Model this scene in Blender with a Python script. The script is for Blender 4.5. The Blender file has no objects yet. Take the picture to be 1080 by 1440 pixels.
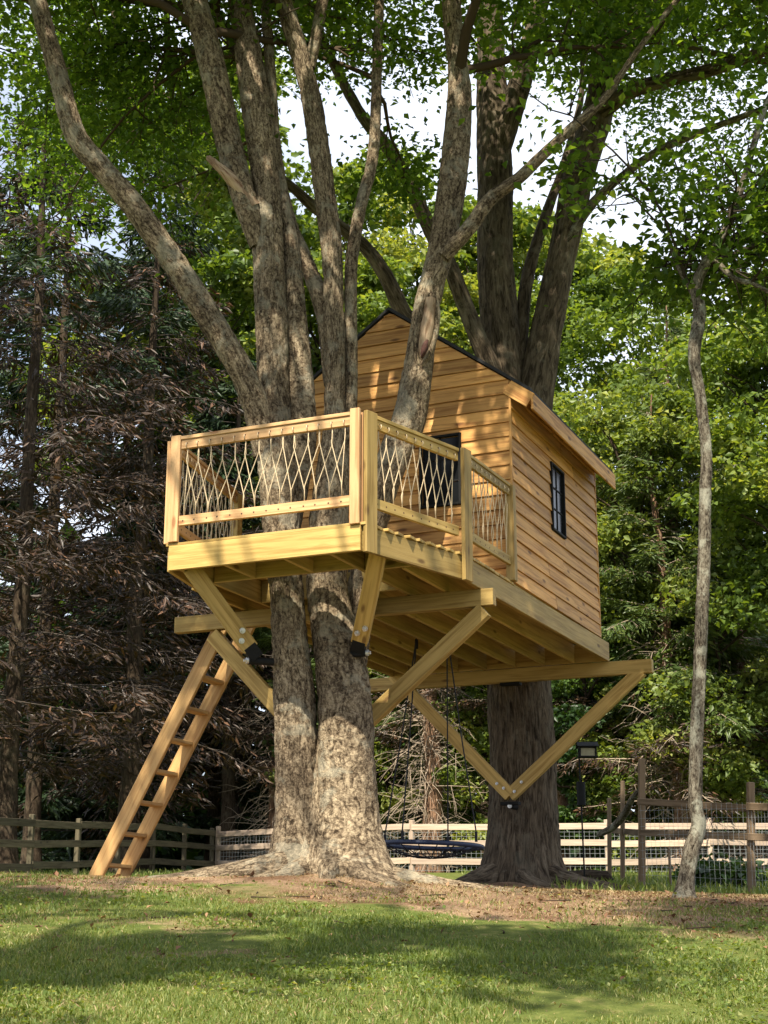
import bpy, math, random
import numpy as np
from mathutils import Vector, Matrix

random.seed(7)
RNG = np.random.default_rng(11)
scene = bpy.context.scene
COL = scene.collection
rad = math.radians

# ------------------------------------------------------------------ camera
FPX, PITCH = 2163.0, math.atan((1325.0 - 720.0) / 2163.0)   # focal length in pixels of a 1080x1440 frame
cam_data = bpy.data.cameras.new('camera')
cam_data.sensor_fit = 'VERTICAL'
cam_data.sensor_height = 36.0
cam_data.lens = 36.0 * FPX / 1440.0
cam_data.clip_start, cam_data.clip_end = 0.05, 3000
cam = bpy.data.objects.new('camera', cam_data)
COL.objects.link(cam)
cam.location = (0, 0, 0)
cam.rotation_euler = (rad(90) + PITCH, 0, 0)
scene.camera = cam

# ------------------------------------------------------------------ sky, sun, exposure
SUN_EL = rad(52)
to_sun = Vector((-0.27, -0.963, 0)).normalized() * math.cos(SUN_EL) + Vector((0, 0, math.sin(SUN_EL)))
world = bpy.data.worlds.new('World')
scene.world = world
world.use_nodes = True
wt = world.node_tree
wt.nodes.clear()
wo = wt.nodes.new('ShaderNodeOutputWorld')
bg = wt.nodes.new('ShaderNodeBackground')
sky = wt.nodes.new('ShaderNodeTexSky')
sky.sky_type = 'NISHITA'
sky.sun_disc = False
sky.sun_elevation = SUN_EL
sky.sun_rotation = math.atan2(to_sun.x, to_sun.y)
sky.air_density, sky.dust_density, sky.ozone_density = 1.0, 1.6, 1.0
bg.inputs['Strength'].default_value = 0.098
# thin bright cloud spread evenly over the whole sky
tc = wt.nodes.new('ShaderNodeTexCoord')
cn = wt.nodes.new('ShaderNodeTexNoise')
cn.inputs['Scale'].default_value = 5.0
cn.inputs['Detail'].default_value = 6.0
cr = wt.nodes.new('ShaderNodeValToRGB')
cr.color_ramp.elements[0].position, cr.color_ramp.elements[1].position = 0.36, 0.60
cr.color_ramp.elements[0].color = (0.25, 0.25, 0.25, 1)
cr.color_ramp.elements[1].color = (0.9, 0.9, 0.9, 1)
cm = wt.nodes.new('ShaderNodeMixRGB')
cm.inputs['Color2'].default_value = (6.2, 6.6, 7.4, 1)
wt.links.new(tc.outputs['Generated'], cn.inputs['Vector'])
wt.links.new(cn.outputs['Fac'], cr.inputs['Fac'])
wt.links.new(cr.outputs['Color'], cm.inputs['Fac'])
wt.links.new(sky.outputs['Color'], cm.inputs['Color1'])
wt.links.new(cm.outputs['Color'], bg.inputs['Color'])
wt.links.new(bg.outputs['Background'], wo.inputs['Surface'])

sun_data = bpy.data.lights.new('sun', 'SUN')
sun_data.energy = 5.0
sun_data.angle = rad(0.53)
sun_data.color = (1.0, 0.92, 0.76)
sun = bpy.data.objects.new('sun', sun_data)
COL.objects.link(sun)
sun.rotation_euler = to_sun.to_track_quat('Z', 'Y').to_euler()

vs = scene.view_settings
vs.view_transform, vs.look, vs.exposure, vs.gamma = 'Standard', 'None', 1.12, 1.0
vs.use_curve_mapping = False
scene.cycles.max_bounces = 7
scene.cycles.diffuse_bounces = 3
scene.cycles.glossy_bounces = 2
scene.cycles.transmission_bounces = 4
scene.cycles.transparent_max_bounces = 8
scene.cycles.use_denoising = True
scene.cycles.caustics_reflective = scene.cycles.caustics_refractive = False

# ------------------------------------------------------------------ picture geometry: ray helpers (camera at the origin, eye level z = 0)
CP, SP = math.cos(PITCH), math.sin(PITCH)
def ray(px, py):
    cx, cy = (px - 540) / FPX, (720 - py) / FPX
    return np.array([cx, CP - cy * SP, SP + cy * CP])
def at_y(px, py, Y):
    r = ray(px, py); return r * (Y / r[1])
def px_per_m(p):
    return FPX / (p[1] * CP + p[2] * SP)

# ------------------------------------------------------------------ terrain
_gy = [-40, 0, 7, 10, 12, 13.3, 16, 18, 22, 31, 38, 43, 60, 120, 700]
_gz = [-6, -1.55, -0.36, 0.10, 0.37, 0.46, 0.52, 0.585, 0.80, 1.17, 1.62, 1.80, 2.3, 4.0, 8.0]
def ground_z(x, y):
    x = np.asarray(x, float); y = np.asarray(y, float)
    z = 0
    for o, w in ((-0.8, .15), (-0.4, .2), (0, .3), (0.4, .2), (0.8, .15)):
        z = z + w * np.interp(y + o, _gy, _gz)
    z = z - 0.028 * np.clip(x, -5, 5) * np.exp(-((y - 13) / 6) ** 2)
    return z

# ------------------------------------------------------------------ noise (numpy value noise)
def _hash(ix, iy, iz):
    n = (ix.astype(np.int64) * 374761393 + iy.astype(np.int64) * 668265263 + iz.astype(np.int64) * 2147483647) & 0x7fffffff
    n = ((n ^ (n >> 13)) * 1274126177) & 0x7fffffff
    return ((n ^ (n >> 16)) & 0xffff) / 65535.0
def vnoise(p):
    p = np.asarray(p, float)
    i = np.floor(p); f = p - i; f = f * f * (3 - 2 * f)
    x, y, z = i[..., 0], i[..., 1], i[..., 2]
    r = 0
    for a in (0, 1):
        for b in (0, 1):
            for c in (0, 1):
                w = (f[..., 0] if a else 1 - f[..., 0]) * (f[..., 1] if b else 1 - f[..., 1]) * (f[..., 2] if c else 1 - f[..., 2])
                r = r + w * _hash(x + a, y + b, z + c)
    return r * 2 - 1
def fbm(p, o=3):
    p = np.asarray(p, float); r = 0; a = 1.0; s = 0
    for k in range(o):
        r = r + a * vnoise(p * (2 ** k) + 17.3 * k); s += a; a *= .5
    return r / s

# ------------------------------------------------------------------ materials
def new_mat(name):
    m = bpy.data.materials.new(name); m.use_nodes = True
    nt = m.node_tree; nt.nodes.clear()
    return m, nt, nt.nodes.new, nt.links.new
def ramp(N, stops):
    r = N('ShaderNodeValToRGB'); e = r.color_ramp.elements
    while len(e) < len(stops): e.new(0.5)
    for k, (p, c) in enumerate(stops):
        e[k].position = p; e[k].color = (c[0], c[1], c[2], 1)
    return r
def noise_node(N, L, vec, scale, detail=4, rough=.55, dist=0.0):
    n = N('ShaderNodeTexNoise')
    n.inputs['Scale'].default_value = scale; n.inputs['Detail'].default_value = detail
    n.inputs['Roughness'].default_value = rough; n.inputs['Distortion'].default_value = dist
    if vec: L(vec, n.inputs['Vector'])
    return n
def mapped(N, L, vec, sc):
    m = N('ShaderNodeMapping'); m.inputs['Scale'].default_value = sc
    L(vec, m.inputs['Vector']); return m.outputs['Vector']
def attr(N, name):
    a = N('ShaderNodeAttribute'); a.attribute_name = name; return a
def mix(N, L, fac, a, b, mode='MIX'):
    m = N('ShaderNodeMixRGB'); m.blend_type = mode
    for v, s in ((fac, 'Fac'), (a, 'Color1'), (b, 'Color2')):
        if isinstance(v, (int, float)): m.inputs[s].default_value = v if s == 'Fac' else (v, v, v, 1)
        elif isinstance(v, tuple): m.inputs[s].default_value = (v[0], v[1], v[2], 1)
        else: L(v, m.inputs[s])
    return m.outputs['Color']
def finish(N, L, col, rough=.7, bump=None, bstr=.3, bdist=.01, spec=.3, metallic=0):
    p = N('ShaderNodeBsdfPrincipled'); o = N('ShaderNodeOutputMaterial')
    if isinstance(col, tuple): p.inputs['Base Color'].default_value = (*col, 1)
    else: L(col, p.inputs['Base Color'])
    p.inputs['Roughness'].default_value = rough
    p.inputs['Metallic'].default_value = metallic
    p.inputs['Specular IOR Level'].default_value = spec
    if bump is not None:
        b = N('ShaderNodeBump'); b.inputs['Strength'].default_value = bstr; b.inputs['Distance'].default_value = bdist
        L(bump, b.inputs['Height']); L(b.outputs['Normal'], p.inputs['Normal'])
    L(p.outputs['BSDF'], o.inputs['Surface'])
    return p

def lumber(name, dark, light, tint, knot=(.10, .05, .02), rough=.62, var=.25, stain=.35):
    m, nt, N, L = new_mat(name)
    gc = attr(N, 'gc').outputs['Vector']
    n1 = noise_node(N, L, mapped(N, L, gc, (1.3, 26, 26)), 1.0, 5, .6, .6)
    n2 = noise_node(N, L, mapped(N, L, gc, (.9, 5, 5)), 1.0, 3, .5, 1.2)
    n3 = noise_node(N, L, mapped(N, L, gc, (6, 160, 160)), 1.0, 2, .5)
    c = ramp(N, [(.36, dark), (.56, light)]); L(n1.outputs['Fac'], c.inputs['Fac'])
    s = ramp(N, [(.40, (0, 0, 0)), (.72, (1, 1, 1))]); L(n2.outputs['Fac'], s.inputs['Fac'])
    sm = N('ShaderNodeMath'); sm.operation = 'MULTIPLY'; sm.inputs[1].default_value = stain; L(s.outputs['Color'], sm.inputs[0])
    col = mix(N, L, sm.outputs[0], c.outputs['Color'], tint)
    v = N('ShaderNodeTexVoronoi'); v.inputs['Scale'].default_value = 1.0
    L(mapped(N, L, gc, (2.6, 7.5, 7.5)), v.inputs['Vector'])
    k = ramp(N, [(.09, (1, 1, 1)), (.19, (0, 0, 0))]); L(v.outputs['Distance'], k.inputs['Fac'])
    sep = N('ShaderNodeSeparateColor'); L(v.outputs['Color'], sep.inputs[0])
    gt = N('ShaderNodeMath'); gt.operation = 'GREATER_THAN'; gt.inputs[1].default_value = .50; L(sep.outputs[0], gt.inputs[0])
    km = N('ShaderNodeMath'); km.operation = 'MULTIPLY'; L(k.outputs['Color'], km.inputs[0]); L(gt.outputs[0], km.inputs[1])
    km2 = N('ShaderNodeMath'); km2.operation = 'MULTIPLY'; km2.inputs[1].default_value = .8; L(km.outputs[0], km2.inputs[0])
    col = mix(N, L, km2.outputs[0], col, knot)
    oi = N('ShaderNodeObjectInfo')
    rr = ramp(N, [(0, (1 - var,) * 3), (.5, (1, 1, 1)), (1, (1 + var * .6, 1 + var * .5, 1 + var * .35))]); L(oi.outputs['Random'], rr.inputs['Fac'])
    col = mix(N, L, 1.0, col, rr.outputs['Color'], 'MULTIPLY')
    ad = N('ShaderNodeMath'); ad.operation = 'ADD'; L(n1.outputs['Fac'], ad.inputs[0]); L(n3.outputs['Fac'], ad.inputs[1])
    finish(N, L, col, rough, ad.outputs[0], .35, .004, .25)
    return m

def plain(name, col, rough=.6, metallic=0, spec=.4, vary=.15, scale=30):
    m, nt, N, L = new_mat(name)
    t = N('ShaderNodeTexCoord')
    n = noise_node(N, L, t.outputs['Object'], scale, 4)
    c = ramp(N, [(.3, tuple(x * (1 - vary) for x in col)), (.7, tuple(min(1, x * (1 + vary)) for x in col))])
    L(n.outputs['Fac'], c.inputs['Fac'])
    finish(N, L, c.outputs['Color'], rough, n.outputs['Fac'], .15, .003, spec, metallic)
    return m

def bark(name, crack, mid, light, lichen, lichen_amt=.5, mode='scaly', bstr=.8, bdist=.02):
    m, nt, N, L = new_mat(name)
    bc = attr(N, 'bc').outputs['Vector']
    if mode == 'furrow':
        base = noise_node(N, L, mapped(N, L, bc, (30, 30, 4.2)), 1, 7, .66, .9)
        stops = [(.36, crack), (.50, mid), (.70, light)]
        height = base.outputs['Fac']
    else:
        n = noise_node(N, L, mapped(N, L, bc, (34, 34, 7)), 1, 8, .64, 1.2)
        n_b = noise_node(N, L, mapped(N, L, bc, (60, 60, 34)), 1, 5, .65, .8)
        v = N('ShaderNodeTexVoronoi'); v.feature = 'DISTANCE_TO_EDGE'; v.inputs['Scale'].default_value = 1
        wob = noise_node(N, L, mapped(N, L, bc, (30, 30, 22)), 1, 4, .7)
        va = N('ShaderNodeVectorMath'); va.operation = 'MULTIPLY_ADD'; va.inputs[1].default_value = (.05, .05, .07)
        L(wob.outputs['Color'], va.inputs[0]); L(bc, va.inputs[2])
        L(mapped(N, L, va.outputs[0], (44, 44, 13)), v.inputs['Vector'])
        vr = ramp(N, [(0.0, (0, 0, 0)), (.16, (1, 1, 1))]); L(v.outputs['Distance'], vr.inputs['Fac'])
        m1 = N('ShaderNodeMath'); m1.operation = 'MULTIPLY_ADD'; m1.inputs[1].default_value = .50; m1.inputs[2].default_value = 0.03; L(n.outputs['Fac'], m1.inputs[0])
        m2 = N('ShaderNodeMath'); m2.operation = 'MULTIPLY_ADD'; m2.inputs[1].default_value = .38; L(n_b.outputs['Fac'], m2.inputs[0]); L(m1.outputs[0], m2.inputs[2])
        m3 = N('ShaderNodeMath'); m3.operation = 'MULTIPLY_ADD'; m3.inputs[1].default_value = .055; L(vr.outputs['Color'], m3.inputs[0]); L(m2.outputs[0], m3.inputs[2])
        stops = [(.41, crack), (.485, mid), (.60, light)]
        height = m3.outputs[0]
    c = ramp(N, stops); L(height, c.inputs['Fac'])
    col = c.outputs['Color']
    ln = noise_node(N, L, mapped(N, L, bc, (5, 5, 4)), 1, 6, .7, .3)
    lr = ramp(N, [(.53, (0, 0, 0)), (.60, (lichen_amt,) * 3)]); L(ln.outputs['Fac'], lr.inputs['Fac'])
    col = mix(N, L, lr.outputs['Color'], col, lichen)
    big = noise_node(N, L, mapped(N, L, bc, (1.6, 1.6, .9)), 1, 3)
    br = ramp(N, [(.3, (.62, .58, .54)), (.7, (1.25, 1.2, 1.1))]); L(big.outputs['Fac'], br.inputs['Fac'])
    col = mix(N, L, 1.0, col, br.outputs['Color'], 'MULTIPLY')
    finish(N, L, col, .92, height, bstr, bdist, .1)
    return m

def leaf_mat(name, c0, c1, c2, trans=.35, rough=.45):
    """c0..c2: leaf colours spread over the leaves by their own 'var' value"""
    m, nt, N, L = new_mat(name)
    a = attr(N, 'var').outputs['Fac']
    c = ramp(N, [(0, c0), (.55, c1), (1, c2)]); L(a, c.inputs['Fac'])
    p = N('ShaderNodeBsdfPrincipled'); p.inputs['Roughness'].default_value = rough
    p.inputs['Specular IOR Level'].default_value = .35
    L(c.outputs['Color'], p.inputs['Base Color'])
    t = N('ShaderNodeBsdfTranslucent')
    tcol = mix(N, L, 1.0, c.outputs['Color'], (2.1, 1.9, .6), 'MULTIPLY'); L(tcol, t.inputs['Color'])
    ms = N('ShaderNodeMixShader'); ms.inputs[0].default_value = trans
    o = N('ShaderNodeOutputMaterial')
    L(p.outputs[0], ms.inputs[1]); L(t.outputs[0], ms.inputs[2]); L(ms.outputs[0], o.inputs['Surface'])
    return m

M = {}
M['treated'] = lumber('treated_pine', (.27, .165, .045), (.48, .325, .112), (.31, .215, .065), (.10, .045, .013), var=.30, stain=.6)
M['joist'] = lumber('treated_joist', (.26, .17, .05), (.44, .31, .108), (.29, .21, .07), (.10, .05, .013), var=.3, stain=.6)
M['cedar'] = lumber('cedar_siding', (.33, .15, .042), (.60, .325, .105), (.33, .158, .046), (.11, .04, .011), var=.30)
M['rail'] = lumber('cedar_rail', (.38, .205, .09), (.58, .36, .175), (.46, .26, .12), (.24, .10, .04), var=.12)
M['ladder'] = lumber('ladder_pine', (.36, .20, .075), (.50, .31, .125), (.30, .17, .07), (.12, .06, .02), var=.12)
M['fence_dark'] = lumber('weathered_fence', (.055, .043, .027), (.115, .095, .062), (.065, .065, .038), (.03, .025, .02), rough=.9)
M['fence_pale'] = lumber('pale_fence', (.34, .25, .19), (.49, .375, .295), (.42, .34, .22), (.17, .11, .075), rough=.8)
M['post_brown'] = lumber('garden_post', (.11, .075, .045), (.20, .14, .09), (.13, .10, .06), (.05, .03, .02), rough=.9)
M['shingle'] = plain('dark_roof_edge', (.022, .022, .024), .85)
M['black'] = plain('black_metal', (.011, .011, .011), .7, spec=.15)
M['glass'] = plain('dark_pane', (.008, .009, .010), .22, spec=.25, vary=.02)
M['dark_room'] = plain('dark_interior', (.02, .015, .012), .9)
M['bolt'] = plain('galvanised_bolt', (.62, .62, .62), .42, .7)
M['rope'] = plain('natural_rope', (.54, .42, .27), .9, vary=.25, scale=120)
M['cord'] = plain('black_rope', (.015, .015, .018), .8)
M['navy'] = plain('navy_sleeve', (.018, .028, .065), .5)
M['wire'] = plain('galvanised_wire', (.30, .31, .31), .5, .6)
M['white_seat'] = plain('pale_fabric', (.62, .60, .56), .8)
M['tan_panel'] = plain('feeder_panel', (.30, .27, .16), .5)
M['bark1'] = bark('scaly_bark', (.032, .023, .015), (.125, .096, .067), (.34, .28, .20), (.33, .32, .26), .45, 'scaly', 1.0, .035)
M['bark2'] = bark('furrowed_bark', (.026, .020, .014), (.095, .075, .055), (.20, .165, .125), (.19, .18, .145), .3, 'furrow', 1.0, .03)
M['bark3'] = bark('lichen_bark', (.020, .016, .012), (.085, .073, .057), (.20, .185, .15), (.34, .35, .295), .55, 'scaly', 1.0, .02)
M['bark_red'] = bark('cedar_bark', (.06, .034, .022), (.19, .115, .078), (.33, .22, .155), (.30, .26, .20), .25, 'furrow', .9, .03)
M['bark_dark'] = bark('conifer_bark', (.018, .013, .010), (.05, .037, .027), (.10, .078, .056), (.10, .095, .07), .2, 'furrow', .8, .03)
M['twig_dead'] = plain('dead_twig', (.27, .21, .155), .9, vary=.3, scale=8)
M['twig_dark'] = plain('dark_twig', (.045, .034, .026), .9, vary=.3, scale=8)
M['scar'] = bark('bare_wood', (.14, .07, .045), (.36, .26, .18), (.50, .40, .30), (.42, .36, .28), .3, 'furrow', .8, .02)
M['hole'] = plain('drilled_hole', (.09, .045, .025), .9)
M['rot'] = plain('dark_red_rot', (.055, .022, .016), .9, vary=.5, scale=60)
M['leaf'] = leaf_mat('maple_leaf', (.042, .088, .013), (.085, .155, .022), (.15, .225, .038), .55)
M['leaf2'] = leaf_mat('hickory_leaf', (.038, .08, .014), (.075, .14, .022), (.14, .21, .038), .55)
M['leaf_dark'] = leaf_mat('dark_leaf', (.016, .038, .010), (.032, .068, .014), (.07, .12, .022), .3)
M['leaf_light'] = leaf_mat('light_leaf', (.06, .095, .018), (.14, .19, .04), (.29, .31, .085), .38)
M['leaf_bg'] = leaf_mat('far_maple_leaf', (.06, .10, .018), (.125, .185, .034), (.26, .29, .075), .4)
M['needle'] = leaf_mat('needle_spray', (.014, .028, .012), (.026, .048, .018), (.055, .085, .028), .12)
M['needle_brown'] = leaf_mat('dead_needle_spray', (.016, .010, .006), (.042, .025, .015), (.17, .085, .045), .1)  # dead brown needles; shade over the left conifers is put into the dark colour
M['cedar_green'] = leaf_mat('cedar_spray', (.035, .06, .016), (.085, .125, .032), (.19, .21, .065), .22)
M['grass'] = leaf_mat('grass_blade', (.055, .09, .016), (.13, .18, .036), (.33, .31, .125), .33, .5)
M['straw'] = leaf_mat('dry_straw', (.13, .085, .045), (.26, .18, .095), (.42, .33, .19), .15, .7)
M['litter'] = leaf_mat('fallen_leaf', (.07, .035, .018), (.17, .085, .045), (.32, .20, .11), .1, .8)

# ground: colour from the grid's own 'bare' value (1 = worn bare soil)
def make_ground_mat():
    m, nt, N, L = new_mat('lawn_and_soil')
    t = N('ShaderNodeTexCoord'); o = t.outputs['Object']
    bare = attr(N, 'bare').outputs['Fac']
    n1 = noise_node(N, L, o, 9, 8, .7, .2)
    n2 = noise_node(N, L, o, 60, 6, .7)
    n3 = noise_node(N, L, o, 1.3, 4, .6)
    g = ramp(N, [(.3, (.05, .07, .015)), (.55, (.11, .13, .03)), (.75, (.24, .20, .08))]); L(n1.outputs['Fac'], g.inputs['Fac'])
    d = ramp(N, [(.28, (.11, .070, .044)), (.5, (.245, .168, .108)), (.75, (.42, .32, .22))]); L(n2.outputs['Fac'], d.inputs['Fac'])
    d2 = ramp(N, [(.36, (.50, .40, .34)), (.52, (.95, .90, .85)), (.66, (1.25, 1.22, 1.10))]); L(n3.outputs['Fac'], d2.inputs['Fac'])
    dc = mix(N, L, 1.0, d.outputs['Color'], d2.outputs['Color'], 'MULTIPLY')
    ad = N('ShaderNodeMath'); ad.operation = 'MULTIPLY_ADD'; ad.inputs[1].default_value = .5; L(n1.outputs['Fac'], ad.inputs[0]); 
    sb = N('ShaderNodeMath'); sb.operation = 'SUBTRACT'; sb.inputs[1].default_value = .25; L(bare, sb.inputs[0]); L(sb.outputs[0], ad.inputs[2])
    f = ramp(N, [(.38, (0, 0, 0)), (.62, (1, 1, 1))]); L(ad.outputs[0], f.inputs['Fac'])
    col = mix(N, L, f.outputs['Color'], g.outputs['Color'], dc)
    bm = N('ShaderNodeMath'); bm.operation = 'ADD'; L(n1.outputs['Fac'], bm.inputs[0]); L(n2.outputs['Fac'], bm.inputs[1])
    finish(N, L, col, .95, bm.outputs[0], .6, .03, .1)
    return m
M['ground'] = make_ground_mat()

# ------------------------------------------------------------------ object helpers
def tag(o, label, cat=None, group=None, kind=None):
    o['label'] = label
    if cat: o['category'] = cat
    if group: o['group'] = group
    if kind: o['kind'] = kind
    return o
def empty(name, loc, label, cat, group=None):
    o = bpy.data.objects.new(name, None); COL.objects.link(o)
    o.location = loc; o.empty_display_size = .2
    return tag(o, label, cat, group)
def root_of(parent):
    p = Vector((0, 0, 0))
    while parent is not None:
        p += Vector(parent.location); parent = parent.parent
    return p
def mesh_object(name, V, Fc, mat, parent=None, loc=None, smooth=False, attrs=None):
    """V (n,3) world coordinates, Fc: list of index tuples or (n,k) array. Object origin at loc (world)."""
    V = np.asarray(V, np.float32)
    base = root_of(parent)
    loc = Vector(loc) if loc is not None else (base.copy() if parent is not None else Vector((0, 0, 0)))
    me = bpy.data.meshes.new(name)
    if isinstance(Fc, np.ndarray):
        n, k = Fc.shape
        me.vertices.add(len(V)); me.vertices.foreach_set('co', (V - np.array(loc, np.float32)).ravel())
        me.loops.add(n * k); me.loops.foreach_set('vertex_index', Fc.astype(np.int32).ravel())
        me.polygons.add(n); me.polygons.foreach_set('loop_start', np.arange(0, n * k, k, dtype=np.int32))
        me.polygons.foreach_set('loop_total', np.full(n, k, np.int32))
    else:
        me.from_pydata((V - np.array(loc, np.float32)).tolist(), [], Fc)
    for an, (ty, arr) in (attrs or {}).items():
        at = me.attributes.new(an, ty, 'POINT')
        at.data.foreach_set('vector' if ty == 'FLOAT_VECTOR' else 'value', np.asarray(arr, np.float32).ravel())
    if smooth:
        me.polygons.foreach_set('use_smooth', np.ones(len(me.polygons), bool))
    me.update(calc_edges=True); me.validate()
    me.materials.append(mat)
    o = bpy.data.objects.new(name, me); COL.objects.link(o)
    o.parent = parent
    o.location = loc - base
    return o

# bevelled box template: 24 vertices, 44 triangles
_BV, _BF = [], []
def _make_template():
    idx = {}
    for a in range(3):
        b, c = (a + 1) % 3, (a + 2) % 3
        for s in (-1, 1):
            for t in (-1, 1):
                for u in (-1, 1):
                    idx[(a, s, t, u)] = len(_BV)
                    v = [0, 0, 0]; k = [1, 1, 1]
                    v[a], v[b], v[c] = s, t, u; k[a] = 0
                    _BV.append((v, k))
    def corner(a, sg):
        b, c = (a + 1) % 3, (a + 2) % 3
        return idx[(a, sg[a], sg[b], sg[c])]
    def add(f):
        p = [np.array(_BV[i][0]) * (1 - .2 * np.array(_BV[i][1])) for i in f]
        n = np.cross(p[1] - p[0], p[2] - p[0])
        _BF.append(tuple(f) if n @ sum(p) > 0 else tuple(reversed(f)))
    for a in range(3):
        for s in (-1, 1):
            add([idx[(a, s, -1, -1)], idx[(a, s, 1, -1)], idx[(a, s, 1, 1)], idx[(a, s, -1, 1)]])
    for a in range(3):                    # edges parallel to axis a
        b, c = (a + 1) % 3, (a + 2) % 3
        for t in (-1, 1):
            for u in (-1, 1):
                s1 = [0, 0, 0]; s1[a], s1[b], s1[c] = -1, t, u
                s2 = list(s1); s2[a] = 1
                add([corner(b, s1), corner(b, s2), corner(c, s2), corner(c, s1)])
    for s in (-1, 1):
        for t in (-1, 1):
            for u in (-1, 1):
                add([corner(0, (s, t, u)), corner(1, (s, t, u)), corner(2, (s, t, u))])
_make_template()
_BVv = np.array([v for v, k in _BV], float); _BVk = np.array([k for v, k in _BV], float)
def box_arrays(c, axes, half, bevel=.004):
    half = np.array(half, float); bevel = min(bevel, half.min() * .45)
    loc = _BVv * (half - _BVk * bevel)
    A = np.array(axes, float)
    off = RNG.uniform(0, 60, 3)
    k = np.argsort(-half)                 # grain runs along the longest edge
    return np.array(c, float) + loc @ A, loc[:, k] + off
def unit(v):
    v = np.array(v, float); return v / np.linalg.norm(v)
def board(name, p0, p1, wide, thick, up, mat, parent, bevel=.004, ext=0.0):
    """a sawn board from p0 to p1 (centre line); 'wide' measured along 'up' (made square to the board), 'thick' across it"""
    p0, p1 = np.array(p0, float), np.array(p1, float)
    x = unit(p1 - p0); u = np.array(up, float); u = unit(u - x * (u @ x)); t = np.cross(x, u)
    V, g = box_arrays((p0 + p1) / 2, (x, u, t), (np.linalg.norm(p1 - p0) / 2 + ext, wide / 2, thick / 2), bevel)
    return mesh_object(name, V, _BF, mat, parent, loc=(p0 + p1) / 2, attrs={'gc': ('FLOAT_VECTOR', g)})

class MB:
    """collects simple solids into one mesh"""
    def __init__(s): s.v, s.f, s.g, s.n = [], [], [], 0
    def add(s, V, Fc, g=None):
        V = np.asarray(V, float); s.v.append(V); s.g.append(np.zeros_like(V) if g is None else g)
        s.f += [tuple(i + s.n for i in f) for f in Fc]; s.n += len(V)
    def box(s, c, half, axes=((1, 0, 0), (0, 1, 0), (0, 0, 1)), bevel=.003):
        V, g = box_arrays(c, axes, half, bevel); s.add(V, _BF, g)
    def beam(s, p0, p1, wide, thick, up, bevel=.003):
        p0, p1 = np.array(p0, float), np.array(p1, float)
        x = unit(p1 - p0); u = np.array(up, float); u = unit(u - x * (u @ x)); t = np.cross(x, u)
        s.box((p0 + p1) / 2, (np.linalg.norm(p1 - p0) / 2, wide / 2, thick / 2), (x, u, t), bevel)
    def tube(s, pts, r, seg=5, caps=True):
        P = np.array(pts, float); n = len(P)
        R = np.full(n, r, float) if np.isscalar(r) else np.array(r, float)
        V, Fc = tube_arrays(P, R, seg)
        f = [tuple(q) for q in Fc]
        if caps: f += [tuple(range(seg))[::-1], tuple(range((n - 1) * seg, n * seg))]
        s.add(V, f)
    def build(s, name, mat, parent=None, loc=None, smooth=False):
        return mesh_object(name, np.concatenate(s.v), s.f, mat, parent, loc, smooth, {'gc': ('FLOAT_VECTOR', np.concatenate(s.g))})

def frames(P):
    T = np.gradient(P, axis=0); T /= np.linalg.norm(T, axis=1)[:, None] + 1e-12
    ref = np.array([0.31, 0.95, 0.05]); 
    if abs(T[0] @ ref) > .9: ref = np.array([0, .1, 1.])
    N = np.zeros_like(P); n = ref - T[0] * (ref @ T[0]); n /= np.linalg.norm(n)
    for i in range(len(P)):
        n = n - T[i] * (n @ T[i]); n /= np.linalg.norm(n); N[i] = n
    return T, N, np.cross(T, N)
def tube_arrays(P, R, seg):
    T, N, B = frames(P); n = len(P)
    th = np.arange(seg) * 2 * math.pi / seg
    V = P[:, None, :] + R[:, None, None] * (np.cos(th)[None, :, None] * N[:, None, :] + np.sin(th)[None, :, None] * B[:, None, :])
    return V.reshape(-1, 3), ring_faces(n, seg)
def ring_faces(n, seg):
    i = np.arange(n - 1)[:, None] * seg; j = np.arange(seg)[None, :]; k = (j + 1) % seg
    return np.stack([i + j, i + k, i + seg + k, i + seg + j], -1).reshape(-1, 4)
def catmull(P, step):
    P = np.array(P, float)
    Q = np.vstack([2 * P[0] - P[1], P, 2 * P[-1] - P[-2]])
    out = []
    for i in range(1, len(Q) - 2):
        a, b, c, d = Q[i - 1], Q[i], Q[i + 1], Q[i + 2]
        m = max(2, int(np.linalg.norm(c[:3] - b[:3]) / step))
        t = (np.arange(m) / m)[:, None]
        out.append(.5 * ((2 * b) + (c - a) * t + (2 * a - 5 * b + 4 * c - d) * t ** 2 + (3 * b - a - 3 * c + d) * t ** 3))
    out.append(P[-1:])
    return np.vstack(out)

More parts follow.
